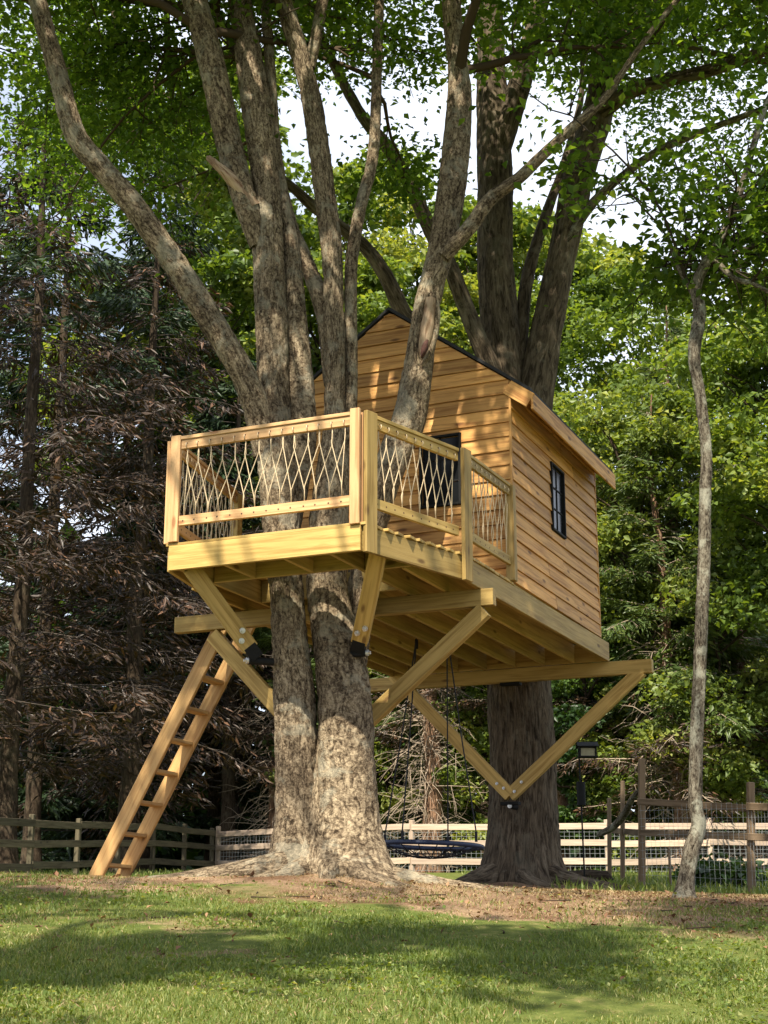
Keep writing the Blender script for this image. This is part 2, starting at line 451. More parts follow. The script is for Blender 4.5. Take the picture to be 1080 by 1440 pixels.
def bark_tube(path, name, mat, parent, seg=40, step=.04, amp=.012, freq=(9, 3), flare=None, lump=.10, hollow=None):
    """path rows: x, y, z, radius. Real relief on the bark; 'bc' gives the bark its own coordinates along the limb."""
    Q = catmull(path, step); P, R = Q[:, :3], np.maximum(Q[:, 3], .004)
    T, N, B = frames(P); n = len(P)
    s = np.concatenate([[0], np.cumsum(np.linalg.norm(np.diff(P, axis=0), axis=1))])
    th = np.arange(seg) * 2 * math.pi / seg
    c, si = np.cos(th), np.sin(th)
    r0 = max(R.mean(), .02); off = RNG.uniform(0, 50)
    bc = np.stack(np.broadcast_arrays(c[None, :] * r0, si[None, :] * r0, s[:, None] + off), -1)
    rr = R[:, None] * (1 + lump * fbm(bc * np.array([2.2 / r0 * .35, 2.2 / r0 * .35, 1.1]) + off, 2))
    rid = 1 - np.abs(fbm(bc * np.array([freq[0] * 4, freq[0] * 4, freq[1] * 4]) + 5 + off, 2)) * 2
    rr = rr + amp * (rid - .4) * np.minimum(1, R[:, None] / .12) + amp * .5 * vnoise(bc * np.array([90, 90, 45]) + off)
    if flare is not None:
        h, amt, lobes = flare
        f = np.exp(-(P[:, 2] - P[0, 2] - .1) / h)
        lob = sum(a * np.maximum(0, np.cos(th - p)) ** k for p, a, k in lobes)
        rr = rr + R[:, None] * np.minimum(f, 1.6)[:, None] * (amt + lob[None, :] * np.minimum(1, f ** 1.6)[:, None])
    V = P[:, None, :] + rr[..., None] * (c[None, :, None] * N[:, None, :] + si[None, :, None] * B[:, None, :])
    V = V.reshape(-1, 3); bcf = bc.reshape(-1, 3)
    Fq = ring_faces(n, seg)
    capv = np.vstack([V, P[-1:] + T[-1:] * R[-1]]); bcf = np.vstack([bcf, bcf[-1:]])
    last = (n - 1) * seg; tip = len(V)
    faces = [tuple(q) for q in Fq.tolist()] + [(last + j, last + (j + 1) % seg, tip) for j in range(seg)]
    return mesh_object(name, capv, faces, mat, parent, smooth=True, attrs={'bc': ('FLOAT_VECTOR', bcf)})

# leaves: each a folded four-cornered blade of two faces
def leaves(C, D, Nn, length, width, fold=.25):
    """C bases, D directions, Nn normals, length/width arrays -> V, F (tris)"""
    n = len(C)
    D = D / (np.linalg.norm(D, axis=1)[:, None] + 1e-9)
    S = np.cross(D, Nn); S /= (np.linalg.norm(S, axis=1)[:, None] + 1e-9)
    U = np.cross(S, D)
    l, w = length[:, None], width[:, None]
    v0 = C; v2 = C + D * l - U * l * .12
    v1 = C + D * l * .45 + S * w * .5 + U * w * fold
    v3 = C + D * l * .45 - S * w * .5 + U * w * fold
    V = np.stack([v0, v1, v2, v3], 1).reshape(-1, 3)
    b = np.arange(n)[:, None] * 4
    F = np.concatenate([b + np.array([[0, 1, 2]]), b + np.array([[0, 2, 3]])], 1).reshape(-1, 3)
    return V, F
def crown_object(name, parts, mat, parent, kind=None):
    V = []; Fc = []; A = []; k = 0
    for v, f, a in parts:
        V.append(v); Fc.append(f + k); A.append(np.repeat(a, 4)); k += len(v)
    o = mesh_object(name, np.concatenate(V), np.concatenate(Fc), mat, parent, attrs={'var': ('FLOAT', np.concatenate(A))})
    if kind: o['kind'] = kind
    return o
def rand_dirs(n):
    d = RNG.normal(size=(n, 3)); return d / np.linalg.norm(d, axis=1)[:, None]
def leaf_cloud(C, size, spread=None, flat=.7, hang=.25, var=None, aspect=.62):
    """leaves at points C, roughly level with random tilt"""
    n = len(C)
    D = rand_dirs(n); D[:, 2] = D[:, 2] * .5 - hang
    Nn = rand_dirs(n) * (1 - flat) * 1.4; Nn[:, 2] += flat
    l = size * RNG.uniform(.5, 1.45, n)
    v, f = leaves(C, D, Nn, l, l * aspect * RNG.uniform(.8, 1.2, n))
    return v, f, (RNG.beta(2, 2.6, n) if var is None else np.clip(var + RNG.normal(0, .14, n), 0, 1))

def open_to_sun(C):
    """False for leaves left out to carve canopy gaps where light is wanted: shafts of sun come down through these"""
    z = C[:, 2] - .45; s_ = C[:, 1] + .753 * z; xx = C[:, 0] + .211 * z
    n1 = fbm(np.stack([s_ * .95, xx * .95, s_ * 0 + 2], -1), 2); n2 = fbm(np.stack([s_ * 3.0, xx * 3.0, s_ * 0 + 9], -1), 2)
    thr = np.interp(s_, [5, 6.7, 7.2, 9.4, 9.9, 12.6, 13.2, 15.2, 16.2, 30], [-.1, -.1, .20, .20, -.10, -.12, -.6, -.6, .24, .24])  # wanted sun patches, carved into the leaves by where their shadows land
    lit = np.where(s_ > 15.8, n2, n1 * .75 + n2 * .45) > thr
    near = (np.abs(xx) < 7) & (s_ < 24)
    return ~(lit & near)
def path_px(rows):
    """rows of (pixel x, pixel y, pixel width, distance) -> x, y, z, radius"""
    out = []
    for px, py, w, Y in rows:
        p = at_y(px, py, Y); out.append([*p, w * .95 / 2 / px_per_m(p)])
    return np.array(out)
def extend_up(path, length, bend=(0, 0, 0), n=4, tip=.02):
    """carry a limb on beyond the top of the frame"""
    d = unit(path[-1, :3] - path[-2, :3]); p = path[-1, :3].copy(); r = path[-1, 3]
    rows = []
    for k in range(1, n + 1):
        d = unit(d + np.array(bend) * .3 + RNG.normal(0, .10, 3)); p = p + d * length / n
        rows.append([*p, r + (tip - r) * k / n])
    return np.vstack([path, rows])
def polyline_at(P, t):
    i = min(int(t * (len(P) - 1)), len(P) - 2); f = t * (len(P) - 1) - i
    return P[i] * (1 - f) + P[i + 1] * f

def grow_branches(limbs, mb, count, length, up=.25, out_from=None, zmin=-9, sub=8, thin=.06, bias=(0, 0, 0)):
    """secondary and tertiary branches; returns twig points where leaves sit"""
    tips = []
    for _ in range(count):
        Lb = limbs[RNG.integers(len(limbs))]
        t = RNG.uniform(.25, 1.0) ** .8
        q = polyline_at(Lb, t)
        tries = 0
        while q[2] < zmin and tries < 8:
            t = t + (1 - t) * .4; q = polyline_at(Lb, t); tries += 1
        p = q[:3].copy(); r = min(q[3] * .55, thin) * RNG.uniform(.7, 1.1)
        d = rand_dirs(1)[0]; d[2] = abs(d[2]) * .5 + up
        if out_from is not None:
            o = p - np.array(out_from); o[2] = 0
            d = d + unit(o + 1e-6) * .7
        d = unit(d + np.array(bias))
        Ln = length * RNG.uniform(.5, 1.2); m = 7
        pts = [p]
        for k in range(m):
            d = unit(d + RNG.normal(0, .16, 3) + np.array([0, 0, -.05])); pts.append(pts[-1] + d * Ln / m)
        pts = np.array(pts)
        mb.tube(pts, np.linspace(r, .006, len(pts)), 5, False)
        for _s in range(sub):
            ts = RNG.uniform(.25, 1.0); a = polyline_at(pts, ts)
            e = unit(d + rand_dirs(1)[0] * 1.1 + np.array([0, 0, -.05])); l2 = Ln * RNG.uniform(.2, .42)
            q2 = [a]
            for k in range(4):
                e = unit(e + RNG.normal(0, .2, 3)); q2.append(q2[-1] + e * l2 / 4)
            q2 = np.array(q2)
            mb.tube(q2, np.linspace(max(r * .4, .009), .004, 5), 3, False)
            for tt in np.linspace(.2, 1, 7): tips.append(polyline_at(q2, tt))
        for tt in np.linspace(.55, 1, 5): tips.append(polyline_at(pts, tt))
    return np.array(tips)
def leaves_on(tips, per, spread, size, **kw):
    C = np.repeat(tips, per, 0) + RNG.normal(0, 1, (len(tips) * per, 3)) * np.array([spread, spread, spread * .55])
    v = np.repeat(RNG.beta(2, 2.4, len(tips)), per)
    k = open_to_sun(C); C, v = C[k], v[k]
    return leaf_cloud(C, size, var=v, **kw)

# ================================================================== SETTING: ground
def bareness(x, y):
    """1 = trodden soil under the trees, 0 = full lawn"""
    x = np.asarray(x, float); y = np.asarray(y, float)
    n = fbm(np.stack([x * .9, y * 1.3, x * 0], -1) + 3, 3)
    n2 = fbm(np.stack([x * 3.1, y * 3.7, x * 0 + 4], -1), 2)
    front = 11.3 + .75 * np.tanh((-x - 1.6) * .8) + n * 1.5 + n2 * .9
    a = 1 / (1 + np.exp(-(y - front) * 2.2))
    back = 1 / (1 + np.exp((y - 20.0 + np.clip(x - 1.8, 0, 5) * 1.5) * 1.2))
    side = 1 / (1 + np.exp((np.abs(x - .4) - 5.2 + n * 1.0) * 1.5))
    worn = np.clip((fbm(np.stack([x * 1.0, y * 1.7, x * 0 + 8], -1), 3) + n2 * .35 - .16) * 2.2, 0, .5) * (y < 13)
    return np.clip(np.maximum(a * (back * side * .92 + (y > 30) * .25), worn), 0, 1)
def axis(dense0, dense1, step, lo, hi, g=1.22):
    a = list(np.arange(dense0, dense1, step)); s = step; x = dense1
    while x < hi: a.append(x); s *= g; x += s
    a.append(hi); s = step; x = dense0 - step
    while x > lo: a.insert(0, x); s *= g; x -= s
    a.insert(0, lo); return np.array(a)
gx = axis(-5.0, 5.0, .085, -500, 500); gy = axis(6.5, 19.5, .08, -60, 700)
X, Y = np.meshgrid(gx, gy, indexing='ij')
bare = bareness(X, Y)
near = np.exp(-((Y - 13) / 9) ** 2) * np.exp(-(X / 8) ** 2)
Z = ground_z(X, Y) + near * (.035 * fbm(np.stack([X * 1.2, Y * 1.2, X * 0], -1), 3) + bare * .018 * fbm(np.stack([X * 7, Y * 7, X * 0], -1), 2))
# mounds of soil over the roots of the two big trees
for cx, cy, w, h in ((-.55, 13.6, .9, .10), (1.6, 18.4, 1.1, .10)):
    Z += h * np.exp(-((X - cx) ** 2 + (Y - cy) ** 2) / w ** 2)
nx, ny = X.shape
i = np.arange(nx - 1)[:, None] * ny; j = np.arange(ny - 1)[None, :]
Fg = np.stack([i + j, i + ny + j, i + ny + j + 1, i + j + 1], -1).reshape(-1, 4)
o = mesh_object('ground', np.stack([X, Y, Z], -1).reshape(-1, 3), Fg, M['ground'], smooth=True, attrs={'bare': ('FLOAT', bare.ravel())})
o['kind'] = 'structure'; o['label'] = 'sloping lawn with worn reddish soil under the trees'
def surf_z(x, y):
    x = np.asarray(x, float); y = np.asarray(y, float)
    z = ground_z(x, y)
    for cx, cy, w, h in ((-.55, 13.6, .9, .10), (1.6, 18.4, 1.1, .10)):
        z = z + h * np.exp(-((x - cx) ** 2 + (y - cy) ** 2) / w ** 2)
    return z

# ================================================================== TREE HOUSE
HA = rad(23.4); HC = np.array([1.254, 14.539])
UU = np.array([-math.cos(HA), math.sin(HA)]); VV = np.array([math.sin(HA), math.cos(HA)])
ZD, ZB, ZT = 3.351, 3.106, 4.32         # deck surface, underside of the frame, top of the railing
def W(u, v, z):
    q = HC + UU * u + VV * v; return np.array([q[0], q[1], z])
U3, V3, Z3 = np.array([*UU, 0]), np.array([*VV, 0]), np.array([0, 0, 1.])
def on_v(px, py, v):
    r = ray(px, py); return r * ((v + HC @ VV) / (r[:2] @ VV))
def to_uv(p):
    d = np.array(p[:2]) - HC; return d @ UU, d @ VV
TH = empty('tree_house', W(1.3, 1.5, ZB), 'new wooden tree house with rope-laced deck built around two trees', 'tree house')
HWID, HLEN, WALLZ, PITCHR = 2.60, 3.04, 5.445, .735
APEX = WALLZ + HWID / 2 * PITCHR

# --- frame: rim boards, joists, headers
def hboard(name, a, b, z0, z1, thick, mat, parent=TH, **kw):
    zc = (z0 + z1) / 2
    return board(name, W(*a, zc), W(*b, zc), z1 - z0, thick, Z3, mat, parent, **kw)
RZ0, RZ1 = ZB, ZD - .027
hboard('rim_board', (2.262, -2.64), (.43, -2.64), RZ0, RZ1, .038, M['treated'])
hboard('rim_board', (.425, -2.615), (.035, -1.29), RZ0 + .002, RZ1 - .002, .038, M['treated'])
hboard('rim_board', (.03, -1.27), (-.04, 3.235), RZ0, RZ1, .038, M['treated'])
hboard('rim_board', (2.275, -2.615), (2.60, -.92), RZ0 + .002, RZ1 - .002, .038, M['treated'])
hboard('rim_board', (2.605, -.90), (2.645, 3.235), RZ0, RZ1, .038, M['treated'])
hboard('rim_board', (-.015, 3.215), (2.62, 3.215), RZ0 + .003, RZ1, .038, M['treated'])
for k, u in enumerate((.36, .72, 1.08, 1.44, 1.80, 2.16, 2.45)):
    v0 = -2.61 if u in (.72, 2.16) else (-1.16 if .9 < u < 2 else (-2.5 if u == .36 else -1.9))
    if u == .36: v0 = -1.9
    hboard('joist', (u, v0), (u, 3.19), RZ0 + .004, RZ1 - .001, .038, M['joist'])
for u in (1.15, 1.72): hboard('joist', (u, -2.61), (u, -2.09), RZ0 + .004, RZ1 - .001, .038, M['joist'])
hboard('header', (.745, -2.06), (2.135, -2.06), RZ0 + .006, RZ1 - .002, .038, M['joist'])
hboard('header', (.745, -1.14), (2.135, -1.14), RZ0 + .006, RZ1 - .002, .038, M['joist'])
hboard('header', (.28, -1.95), (.70, -1.95), RZ0 + .006, RZ1 - .002, .038, M['joist'])

# --- floor: boards run across the deck, their ends show at the side
floor_m = MB(); floor_m.box(W(1.3, 1.6, ZD - .012), (1.30, 1.58, .010), (U3, V3, Z3))
floor = floor_m.build('floor', M['joist'], TH, W(1.3, 1.6, ZD - .012))
def deck_edges(v):
    if v < -1.27: r = .43 + (.03 - .43) * (v + 2.64) / 1.37
    else: r = .03 + (-.04 - .03) * (v + 1.27) / 4.5
    l = 2.262 + (2.60 - 2.262) * min(1, (v + 2.64) / 1.72)
    return r - .03, l + .025
nb = 19; wv = 2.63 / nb
for k in range(nb):
    v = -2.655 + wv * (k + .5); r, l = deck_edges(v)
    r -= RNG.uniform(-.006, .012); l += RNG.uniform(-.004, .01)
    spans = [(r, l)]
    if -2.05 < v < -1.15: spans = [(r, .80), (2.06, l)]
    for a, b in spans:
        board('deck_board', W(a, v, ZD - .0135), W(b, v, ZD - .0135), wv - .006, .026, V3, M['treated'], floor, .003)

# --- walls: a core for each wall with lapped siding boards on it
def wall_core(name, poly, axis_w, org, nrm, mat):
    P = [np.array(org) + axis_w * a + Z3 * z for a, z in poly]; Q = [p - nrm * .05 for p in P]
    n = len(P); V = np.array(P + Q)
    Fc = [tuple(range(n)), tuple(range(2 * n - 1, n - 1, -1))] + [(i, n + i, n + (i + 1) % n, (i + 1) % n) for i in range(n)]
    c = V.mean(0); fx = []
    for f in Fc:
        nn = np.cross(V[f[1]] - V[f[0]], V[f[2]] - V[f[0]]); m = V[list(f)].mean(0)
        fx.append(f if nn @ (m - c) > 0 else tuple(reversed(f)))
    return mesh_object(name, V, fx, mat, TH, loc=c, attrs={'gc': ('FLOAT_VECTOR', np.stack([V @ axis_w, V[:, 2], V @ nrm], 1))})
def siding_piece(poly, axis_w, org, nrm, z0, z1, parent):
    """poly: (along, z) corners of one lapped board; its lower edge stands proud"""
    n = len(poly); F_, B_ = [], []
    tilt = RNG.uniform(-.002, .003)
    for a, z in poly:
        t = (z - z0) / (z1 - z0); d = .025 + tilt - .018 * t
        F_.append(np.array(org) + axis_w * a + Z3 * z + nrm * d)
        B_.append(np.array(org) + axis_w * a + Z3 * z + nrm * .0015)
    V = np.array(F_ + B_); c = V.mean(0); fx = []
    for f in [tuple(range(n)), tuple(range(2 * n - 1, n - 1, -1))] + [(i, n + i, n + (i + 1) % n, (i + 1) % n) for i in range(n)]:
        nn = np.cross(V[f[1]] - V[f[0]], V[f[2]] - V[f[0]]); m = V[list(f)].mean(0)
        fx.append(f if nn @ (m - c) > 0 else tuple(reversed(f)))
    off = RNG.uniform(0, 60, 3)
    g = np.stack([(V - c) @ axis_w, V[:, 2] - z0, (V - c) @ nrm], 1) + off
    mesh_object('siding_board', V, fx, M['cedar'], parent, loc=c, attrs={'gc': ('FLOAT_VECTOR', g)})
EXPO = .1495
def side_wall(parent, axis_w, org, nrm, length, hole=None, gable=False, joints=True):
    top = APEX if gable else WALLZ
    k = 0; z = ZD + .004
    while z < top - .02:
        z1 = min(z + EXPO, top); zt = z1 - .004
        def lim(zz):
            if not gable or zz <= WALLZ: return 0.0, length
            h = (zz - WALLZ) / PITCHR; return h + .012, length - h - .012
        segs = []
        a0, b0 = lim(z); a1, b1 = lim(zt)
        cuts = [(0, length)]
        if hole and z < hole[3] - .01 and zt > hole[2] + .01:
            w0, w1, h0, h1 = hole
            parts = [(0, w0 - .004, z, zt), (w1 + .004, length, z, zt)]
            if z < h0 - .012: parts.append((w0 - .004, w1 + .004, z, h0 - .004))
            if zt > h1 + .012: parts.append((w0 - .004, w1 + .004, h1 + .004, zt))
        else:
            parts = [(0, length, z, zt)]
            if joints and not gable and k % 3 != 1:
                c = length * RNG.uniform(.25, .75); parts = [(0, c - .0015, z, zt), (c + .0015, length, z, zt)]
        for pa, pb, za, zb in parts:
            la, lb = lim(za); ua, ub = lim(zb)
            poly = [(max(pa, la), za), (min(pb, lb), za)]
            if min(pb, ub) - max(pa, ua) > .01: poly += [(min(pb, ub), zb), (max(pa, ua), zb)]
            else: poly += [((la + lb) / 2, min(zb, APEX - .02))]
            if poly[1][0] - poly[0][0] > .01: siding_piece(poly, axis_w, org, nrm, z, z1, parent)
        z += EXPO; k += 1
FW = (.515, .965, 4.20, 4.95)           # front window: u0, u1, z0, z1
SW = (1.27, 1.735, 4.20, 4.955)         # side window: v0, v1, z0, z1
front_core = wall_core('front_wall', [(0, ZD + .002), (HWID, ZD + .002), (HWID, WALLZ), (HWID / 2, APEX - .03), (0, WALLZ)], U3, W(0, 0, 0), -V3, M['cedar'])
side_wall(front_core, U3, W(0, 0, 0), -V3, HWID, FW, True)
right_core = wall_core('side_wall', [(.051, ZD + .002), (HLEN - .051, ZD + .002), (HLEN - .051, WALLZ - .04), (.051, WALLZ - .04)], V3, W(0, 0, 0), -U3, M['cedar'])
side_wall(right_core, V3, W(0, 0, 0), -U3, HLEN, SW)
rear_core = wall_core('rear_wall', [(0, ZD + .002), (HWID, ZD + .002), (HWID, WALLZ), (HWID / 2, APEX - .03), (0, WALLZ)], U3, W(0, HLEN, 0), V3, M['cedar'])
side_wall(rear_core, U3, W(0, HLEN, 0), V3, HWID, None, True)
left_core = wall_core('side_wall', [(.051, ZD + .002), (HLEN - .051, ZD + .002), (HLEN - .051, WALLZ - .04), (.051, WALLZ - .04)], V3, W(HWID, 0, 0), U3, M['cedar'])
side_wall(left_core, V3, W(HWID, 0, 0), U3, HLEN)
# corner trims where siding ends meet
for u, v in ((0, 0), (0, HLEN), (HWID, HLEN)):
    su, sv = (-1 if u == 0 else 1), (-1 if v == 0 else 1)
    board('corner_trim', W(u + su * .010, v + sv * .010, ZD + .004), W(u + su * .010, v + sv * .010, WALLZ - .05), .024, .024, U3, M['cedar'], TH, .002)

def window(org, ax, nrm, a0, a1, z0, z1):
    c = np.array(org) + ax * (a0 + a1) / 2 + Z3 * (z0 + z1) / 2
    m = MB(); w, h = (a1 - a0) / 2, (z1 - z0) / 2; fr = .026
    for s in (-1, 1):
        m.box(c + ax * s * (w - fr / 2) + nrm * .021, (fr / 2, .018, h), (ax, nrm, Z3))
        m.box(c + Z3 * s * (h - fr / 2) + nrm * .021, (w - fr, .018, fr / 2), (ax, nrm, Z3))
    fo = m.build('window', M['black'], TH, c)
    for kz in (-1, 0, 1):
        for ka in (-.5, .5):
            pw, ph = (w - fr) , (h - fr) * 2 / 3
            p = MB(); p.box(c + ax * ka * pw + Z3 * kz * ph + nrm * .006, (pw / 2 - .006, .002, ph / 2 - .006), (ax, nrm, Z3), .001)
            p.build('pane', M['glass'], fo, c)
    p = MB(); p.box(c + nrm * .012, (.006, .005, h - fr), (ax, nrm, Z3), .001); p.build('muntin', M['black'], fo, c)
    for s in (-1, 1):
        p = MB(); p.box(c + Z3 * s * (h - fr) / 3 + nrm * .0125, (w - fr, .005, .006), (ax, nrm, Z3), .001); p.build('muntin', M['black'], fo, c)
window(W(0, 0, 0), U3, -V3, *FW)
window(W(0, 0, 0), V3, -U3, *SW)

# --- roof: two slopes, eave overhang, fascia, rafter tails
OV = .235; RF0, RF1 = -.035, HLEN + .03
def slope_pt(side, h, v, dz):            # h: distance from the ridge measured level
    u = HWID / 2 - side * h
    return W(u, v, APEX - h * PITCHR + dz)
roof_m = MB()
nrm_r = {}
for side in (1, -1):
    a, b = 0.0, HWID / 2 + OV
    quad = lambda d0, d1: None
    P = [slope_pt(side, a, RF0, .012), slope_pt(side, b, RF0, .012), slope_pt(side, b, RF1, .012), slope_pt(side, a, RF1, .012)]
    Q = [p + Z3 * .036 for p in P]
    V = np.array(P + Q); c = V.mean(0)
    fx = []
    for f in ((0, 1, 2, 3), (4, 5, 6, 7), (0, 1, 5, 4), (1, 2, 6, 5), (2, 3, 7, 6), (3, 0, 4, 7)):
        nn = np.cross(V[f[1]] - V[f[0]], V[f[2]] - V[f[0]]); m_ = V[list(f)].mean(0)
        fx.append(f if nn @ (m_ - c) > 0 else tuple(reversed(f)))
    roof_m.add(V, fx)
roof = roof_m.build('roof', M['shingle'], TH, W(1.3, 1.5, APEX))
for side in (1, -1):
    d = unit(slope_pt(side, 1, 0, 0) - slope_pt(side, 0, 0, 0))
    board('sheathing', (slope_pt(side, .02, 1.54, -.002)), (slope_pt(side, HWID / 2 + OV - .03, 1.54, -.002)), 3.02, .012, V3, M['cedar'], roof, .001)
    e = HWID / 2 + OV + .012
    board('fascia_board', slope_pt(side, e, -.03, -.083), slope_pt(side, e, RF1, -.077), .175, .024, Z3, M['cedar'], roof)
    # gable-end piece closing the overhang, and rafter tails
    p0, p1 = slope_pt(side, HWID / 2 - .01, -.022, -.088), slope_pt(side, HWID / 2 + OV - .005, -.022, -.088)
    board('barge_board', p0, p1, .155, .022, Z3, M['cedar'], roof)
    for v in np.arange(.12, HLEN, .405):
        board('rafter_tail', slope_pt(side, HWID / 2 - .12, v, -.062), slope_pt(side, HWID / 2 + OV - .012, v, -.062), .085, .036, Z3, M['cedar'], roof)
# dark drip edge follows the gable on the front
# --- frieze board under the eave
board('frieze_board', W(-.026, .02, WALLZ - .105), W(-.026, HLEN - .02, WALLZ - .105), .10, .022, Z3, M['cedar'], TH)

# --- railing
def rope_lacing(a, b, z_low, z_top, parent):
    """diamond lacing between the holes of the two rails; a, b are (u, v) ends of the panel"""
    a, b = np.array(a), np.array(b); n = max(3, int(round(np.linalg.norm(b - a) / .118)))
    m = MB()
    def pt(k, z, j=0):
        t = (k + .5) / n; q = a + (b - a) * t; p = W(q[0], q[1], z)
        return p + np.array([*(unit(W(*b, 0) - W(*a, 0)) * j)])
    top = [pt(k + RNG.uniform(-.08, .08), z_top + .02) for k in range(n)]
    bot = [pt(k + RNG.uniform(-.08, .08) - .2, z_low - .01) for k in range(n)]
    out = unit(np.cross(W(*b, 0) - W(*a, 0), Z3)) * .006
    for k in range(n):
        dt = RNG.uniform(.10, .17); db = RNG.uniform(.10, .16)
        for s in (-1, 1):
            kk = k + s
            if kk < 0 or kk >= n: 
                kk = k
            p0 = top[k]; p3 = bot[kk]
            j0 = RNG.normal(0, .004, 3)
            p1 = p0 - Z3 * dt + j0; p2 = p3 + Z3 * db + RNG.normal(0, .004, 3)
            o_ = out * s
            m.tube([p0 + o_ * .5, (p0 + p1) / 2 - o_ * .6, p1 + o_, p1 * .5 + p2 * .5 + o_, p2 + o_, p3 - o_ * .5], .0048, 5)
        m.tube([top[k] + Z3 * .035 + out * 5, top[k] + Z3 * .012 + out * 6.2, top[k] - Z3 * .01 + out * 3], .0045, 5)
    h = MB()
    for k in range(n):
        for p, dz in ((bot[k], -.035), (top[k], .035)):
            q = p + Z3 * dz; h.tube([q + out * 2.6, q + out * 3.12], .0085, 8)
    h.build('rope_holes', M['hole'], parent)['kind'] = 'stuff'
    return m.build('rope_lacing', M['rope'], parent, smooth=True)
def rail_panel(a, b, mat_cap, mat, lace=True):
    a, b = np.array(a, float), np.array(b, float)
    t = hboard('top_rail', a, b, ZT - .118, ZT - .034, .036, mat)
    cap = hboard('rail_cap', a, b, ZT - .033, ZT, .062, mat_cap, parent=t)
    hboard('lower_rail', a, b, 3.50, 3.588, .036, mat, parent=t)
    rope_lacing(a, b, 3.585, ZT - .125, t)
    # hole marks on the rails: short dark plugs
    return t
def post(u, v, z0, z1, w, t, along, mat, name='post'):
    return board(name, W(u, v, z0), W(u, v, z1), w, t, along, mat, TH)
s1 = unit(W(.03, -1.27, 0) - W(.43, -2.64, 0)); out1 = np.cross(s1, Z3)
post(2.222, -2.655, ZD + .006, ZT + .012, .098, .038, U3, M['rail'])
post(.475, -2.668, ZD - .02, ZT + .022, .088, .038, U3, M['rail'])
post(.452, -2.585, ZD + .0, ZT, .05, .07, U3, M['rail'])
rail_panel((2.17, -2.645), (.522, -2.645), M['rail'], M['rail'])
def side_post(u, v, along, z0=ZB - .012, z1=ZT + .006):
    o_ = np.cross(along, Z3)
    q = W(u, v, 0) + o_ * .042
    return board('post', np.array([q[0], q[1], z0]), np.array([q[0], q[1], z1]), .140, .040, along, M['treated'], TH)
s2 = unit(W(0, 0, 0) - W(.03, -1.27, 0))
side_post(.415, -2.565, s1); side_post(.035, -1.29, unit(s1 + s2)); 
board('post', W(-.012, -.075, ZD + .002), W(-.012, -.075, ZT - .01), .09, .088, V3, M['treated'], TH)
rail_panel((.385, -2.50), (.058, -1.365), M['treated'], M['treated'])
rail_panel((.022, -1.215), (-.008, -.13), M['treated'], M['treated'])
post(2.575, -.90, ZD + .002, ZT - .02, .09, .09, U3, M['treated'])
post(2.30, -2.61, ZD + .002, ZT - .02, .05, .07, U3, M['rail'])
rail_panel((2.285, -2.55), (2.565, -.95), M['rail'], M['rail'])
post(2.56, -.06, ZD + .002, ZT - .02, .09, .09, U3, M['treated'])

# --- beams, braces, brackets, bolts
def bolt(p, d, parent, r=.019):
    m = MB(); p = np.array(p); d = unit(d)
    m.tube([p - d * .01, p + d * .012], [r * 1.25, r * 1.25], 10); m.tube([p + d * .012, p + d * .034], [r * .75, r * .7], 6)
    m.build('bolt', M['bolt'], parent, p)
NBV, RBV = -.88, 3.26
b1 = hboard('beam', (3.23, NBV), (-.11, NBV), ZB - .160, ZB - .003, .09, M['treated'])
b2 = hboard('beam', (3.10, RBV), (-.55, RBV), ZB - .160, ZB - .003, .09, M['treated'])
def brace_px(p0, p1, v, wide=.145, thick=.088):
    a, b = on_v(*p0, v), on_v(*p1, v); return board('brace', a, b, wide, thick, Z3, M['treated'], TH), a, b
br1, a1, e1 = brace_px((682, 858), (462, 1066), NBV)
br2, a2, e2 = brace_px((300, 893), (430, 1040), NBV)
br3, a3, e3 = brace_px((902, 943), (717, 1119), RBV)
br4, a4, e4 = brace_px((553, 949), (718, 1119), RBV - .002)
for br, a, e in ((br3, a3, e3), (br4, a4, e4)):
    for t in (.90, .955): bolt(a + (e - a) * t - V3 * .046 + Z3 * RNG.uniform(-.02, .02), -V3, br, .014)
m = MB(); c = on_v(718, 1130, RBV - .03); m.box(c, (.11, .05, .018), (U3, V3, Z3)); m.tube([c - V3 * .02 - Z3 * .03, c + V3 * .2 - Z3 * .03], .03, 12)
brk = m.build('steel_bracket', M['black'], TH, c); bolt(c - V3 * .03 - Z3 * .03, -V3, brk, .02)
for u in (1.25,):
    m = MB(); c = W(1.15, RBV, ZB - .18); m.box(c, (.12, .05, .016), (U3, V3, Z3)); m.build('steel_bracket', M['black'], TH, c)
# knee braces at the front of the deck
def knee(top, p_end, Yend, side):
    e = at_y(*p_end, Yend); a = np.array(top)
    x = unit(e - a); view = unit(-(a + e) / 2)
    up = unit(np.cross(x, np.array([0, -1., 0.15])))
    b = board('brace', a, e, .145, .088, up, M['treated'], TH)
    face = np.cross(x, up); face = face if face @ view > 0 else -face
    for t, s in ((.80, -.03), (.875, .03)):
        bolt(a + (e - a) * t + up * s + face * .046, face, b, .021)
    m = MB(); c = e + x * .05
    m.beam(e - x * .03, e + x * .10, .12, .10, up); q = e + x * .10 + np.array([.02 * side, .0, -.03])
    m.tube([q + np.array([-.09 * side, -.02, 0]), q + np.array([.12 * side, .06, 0.0])], .035, 12)
    bk = m.build('steel_bracket', M['black'], TH, e)
    bolt(q + np.array([-.10 * side, -.022, 0]), (-1 * side, -.25, 0), bk, .022)
knee(W(2.12, -2.52, ZB + .05), (352, 912), 13.42, 1)
knee(W(.42, -2.30, ZB + .07), (506, 902), 13.38, -1)

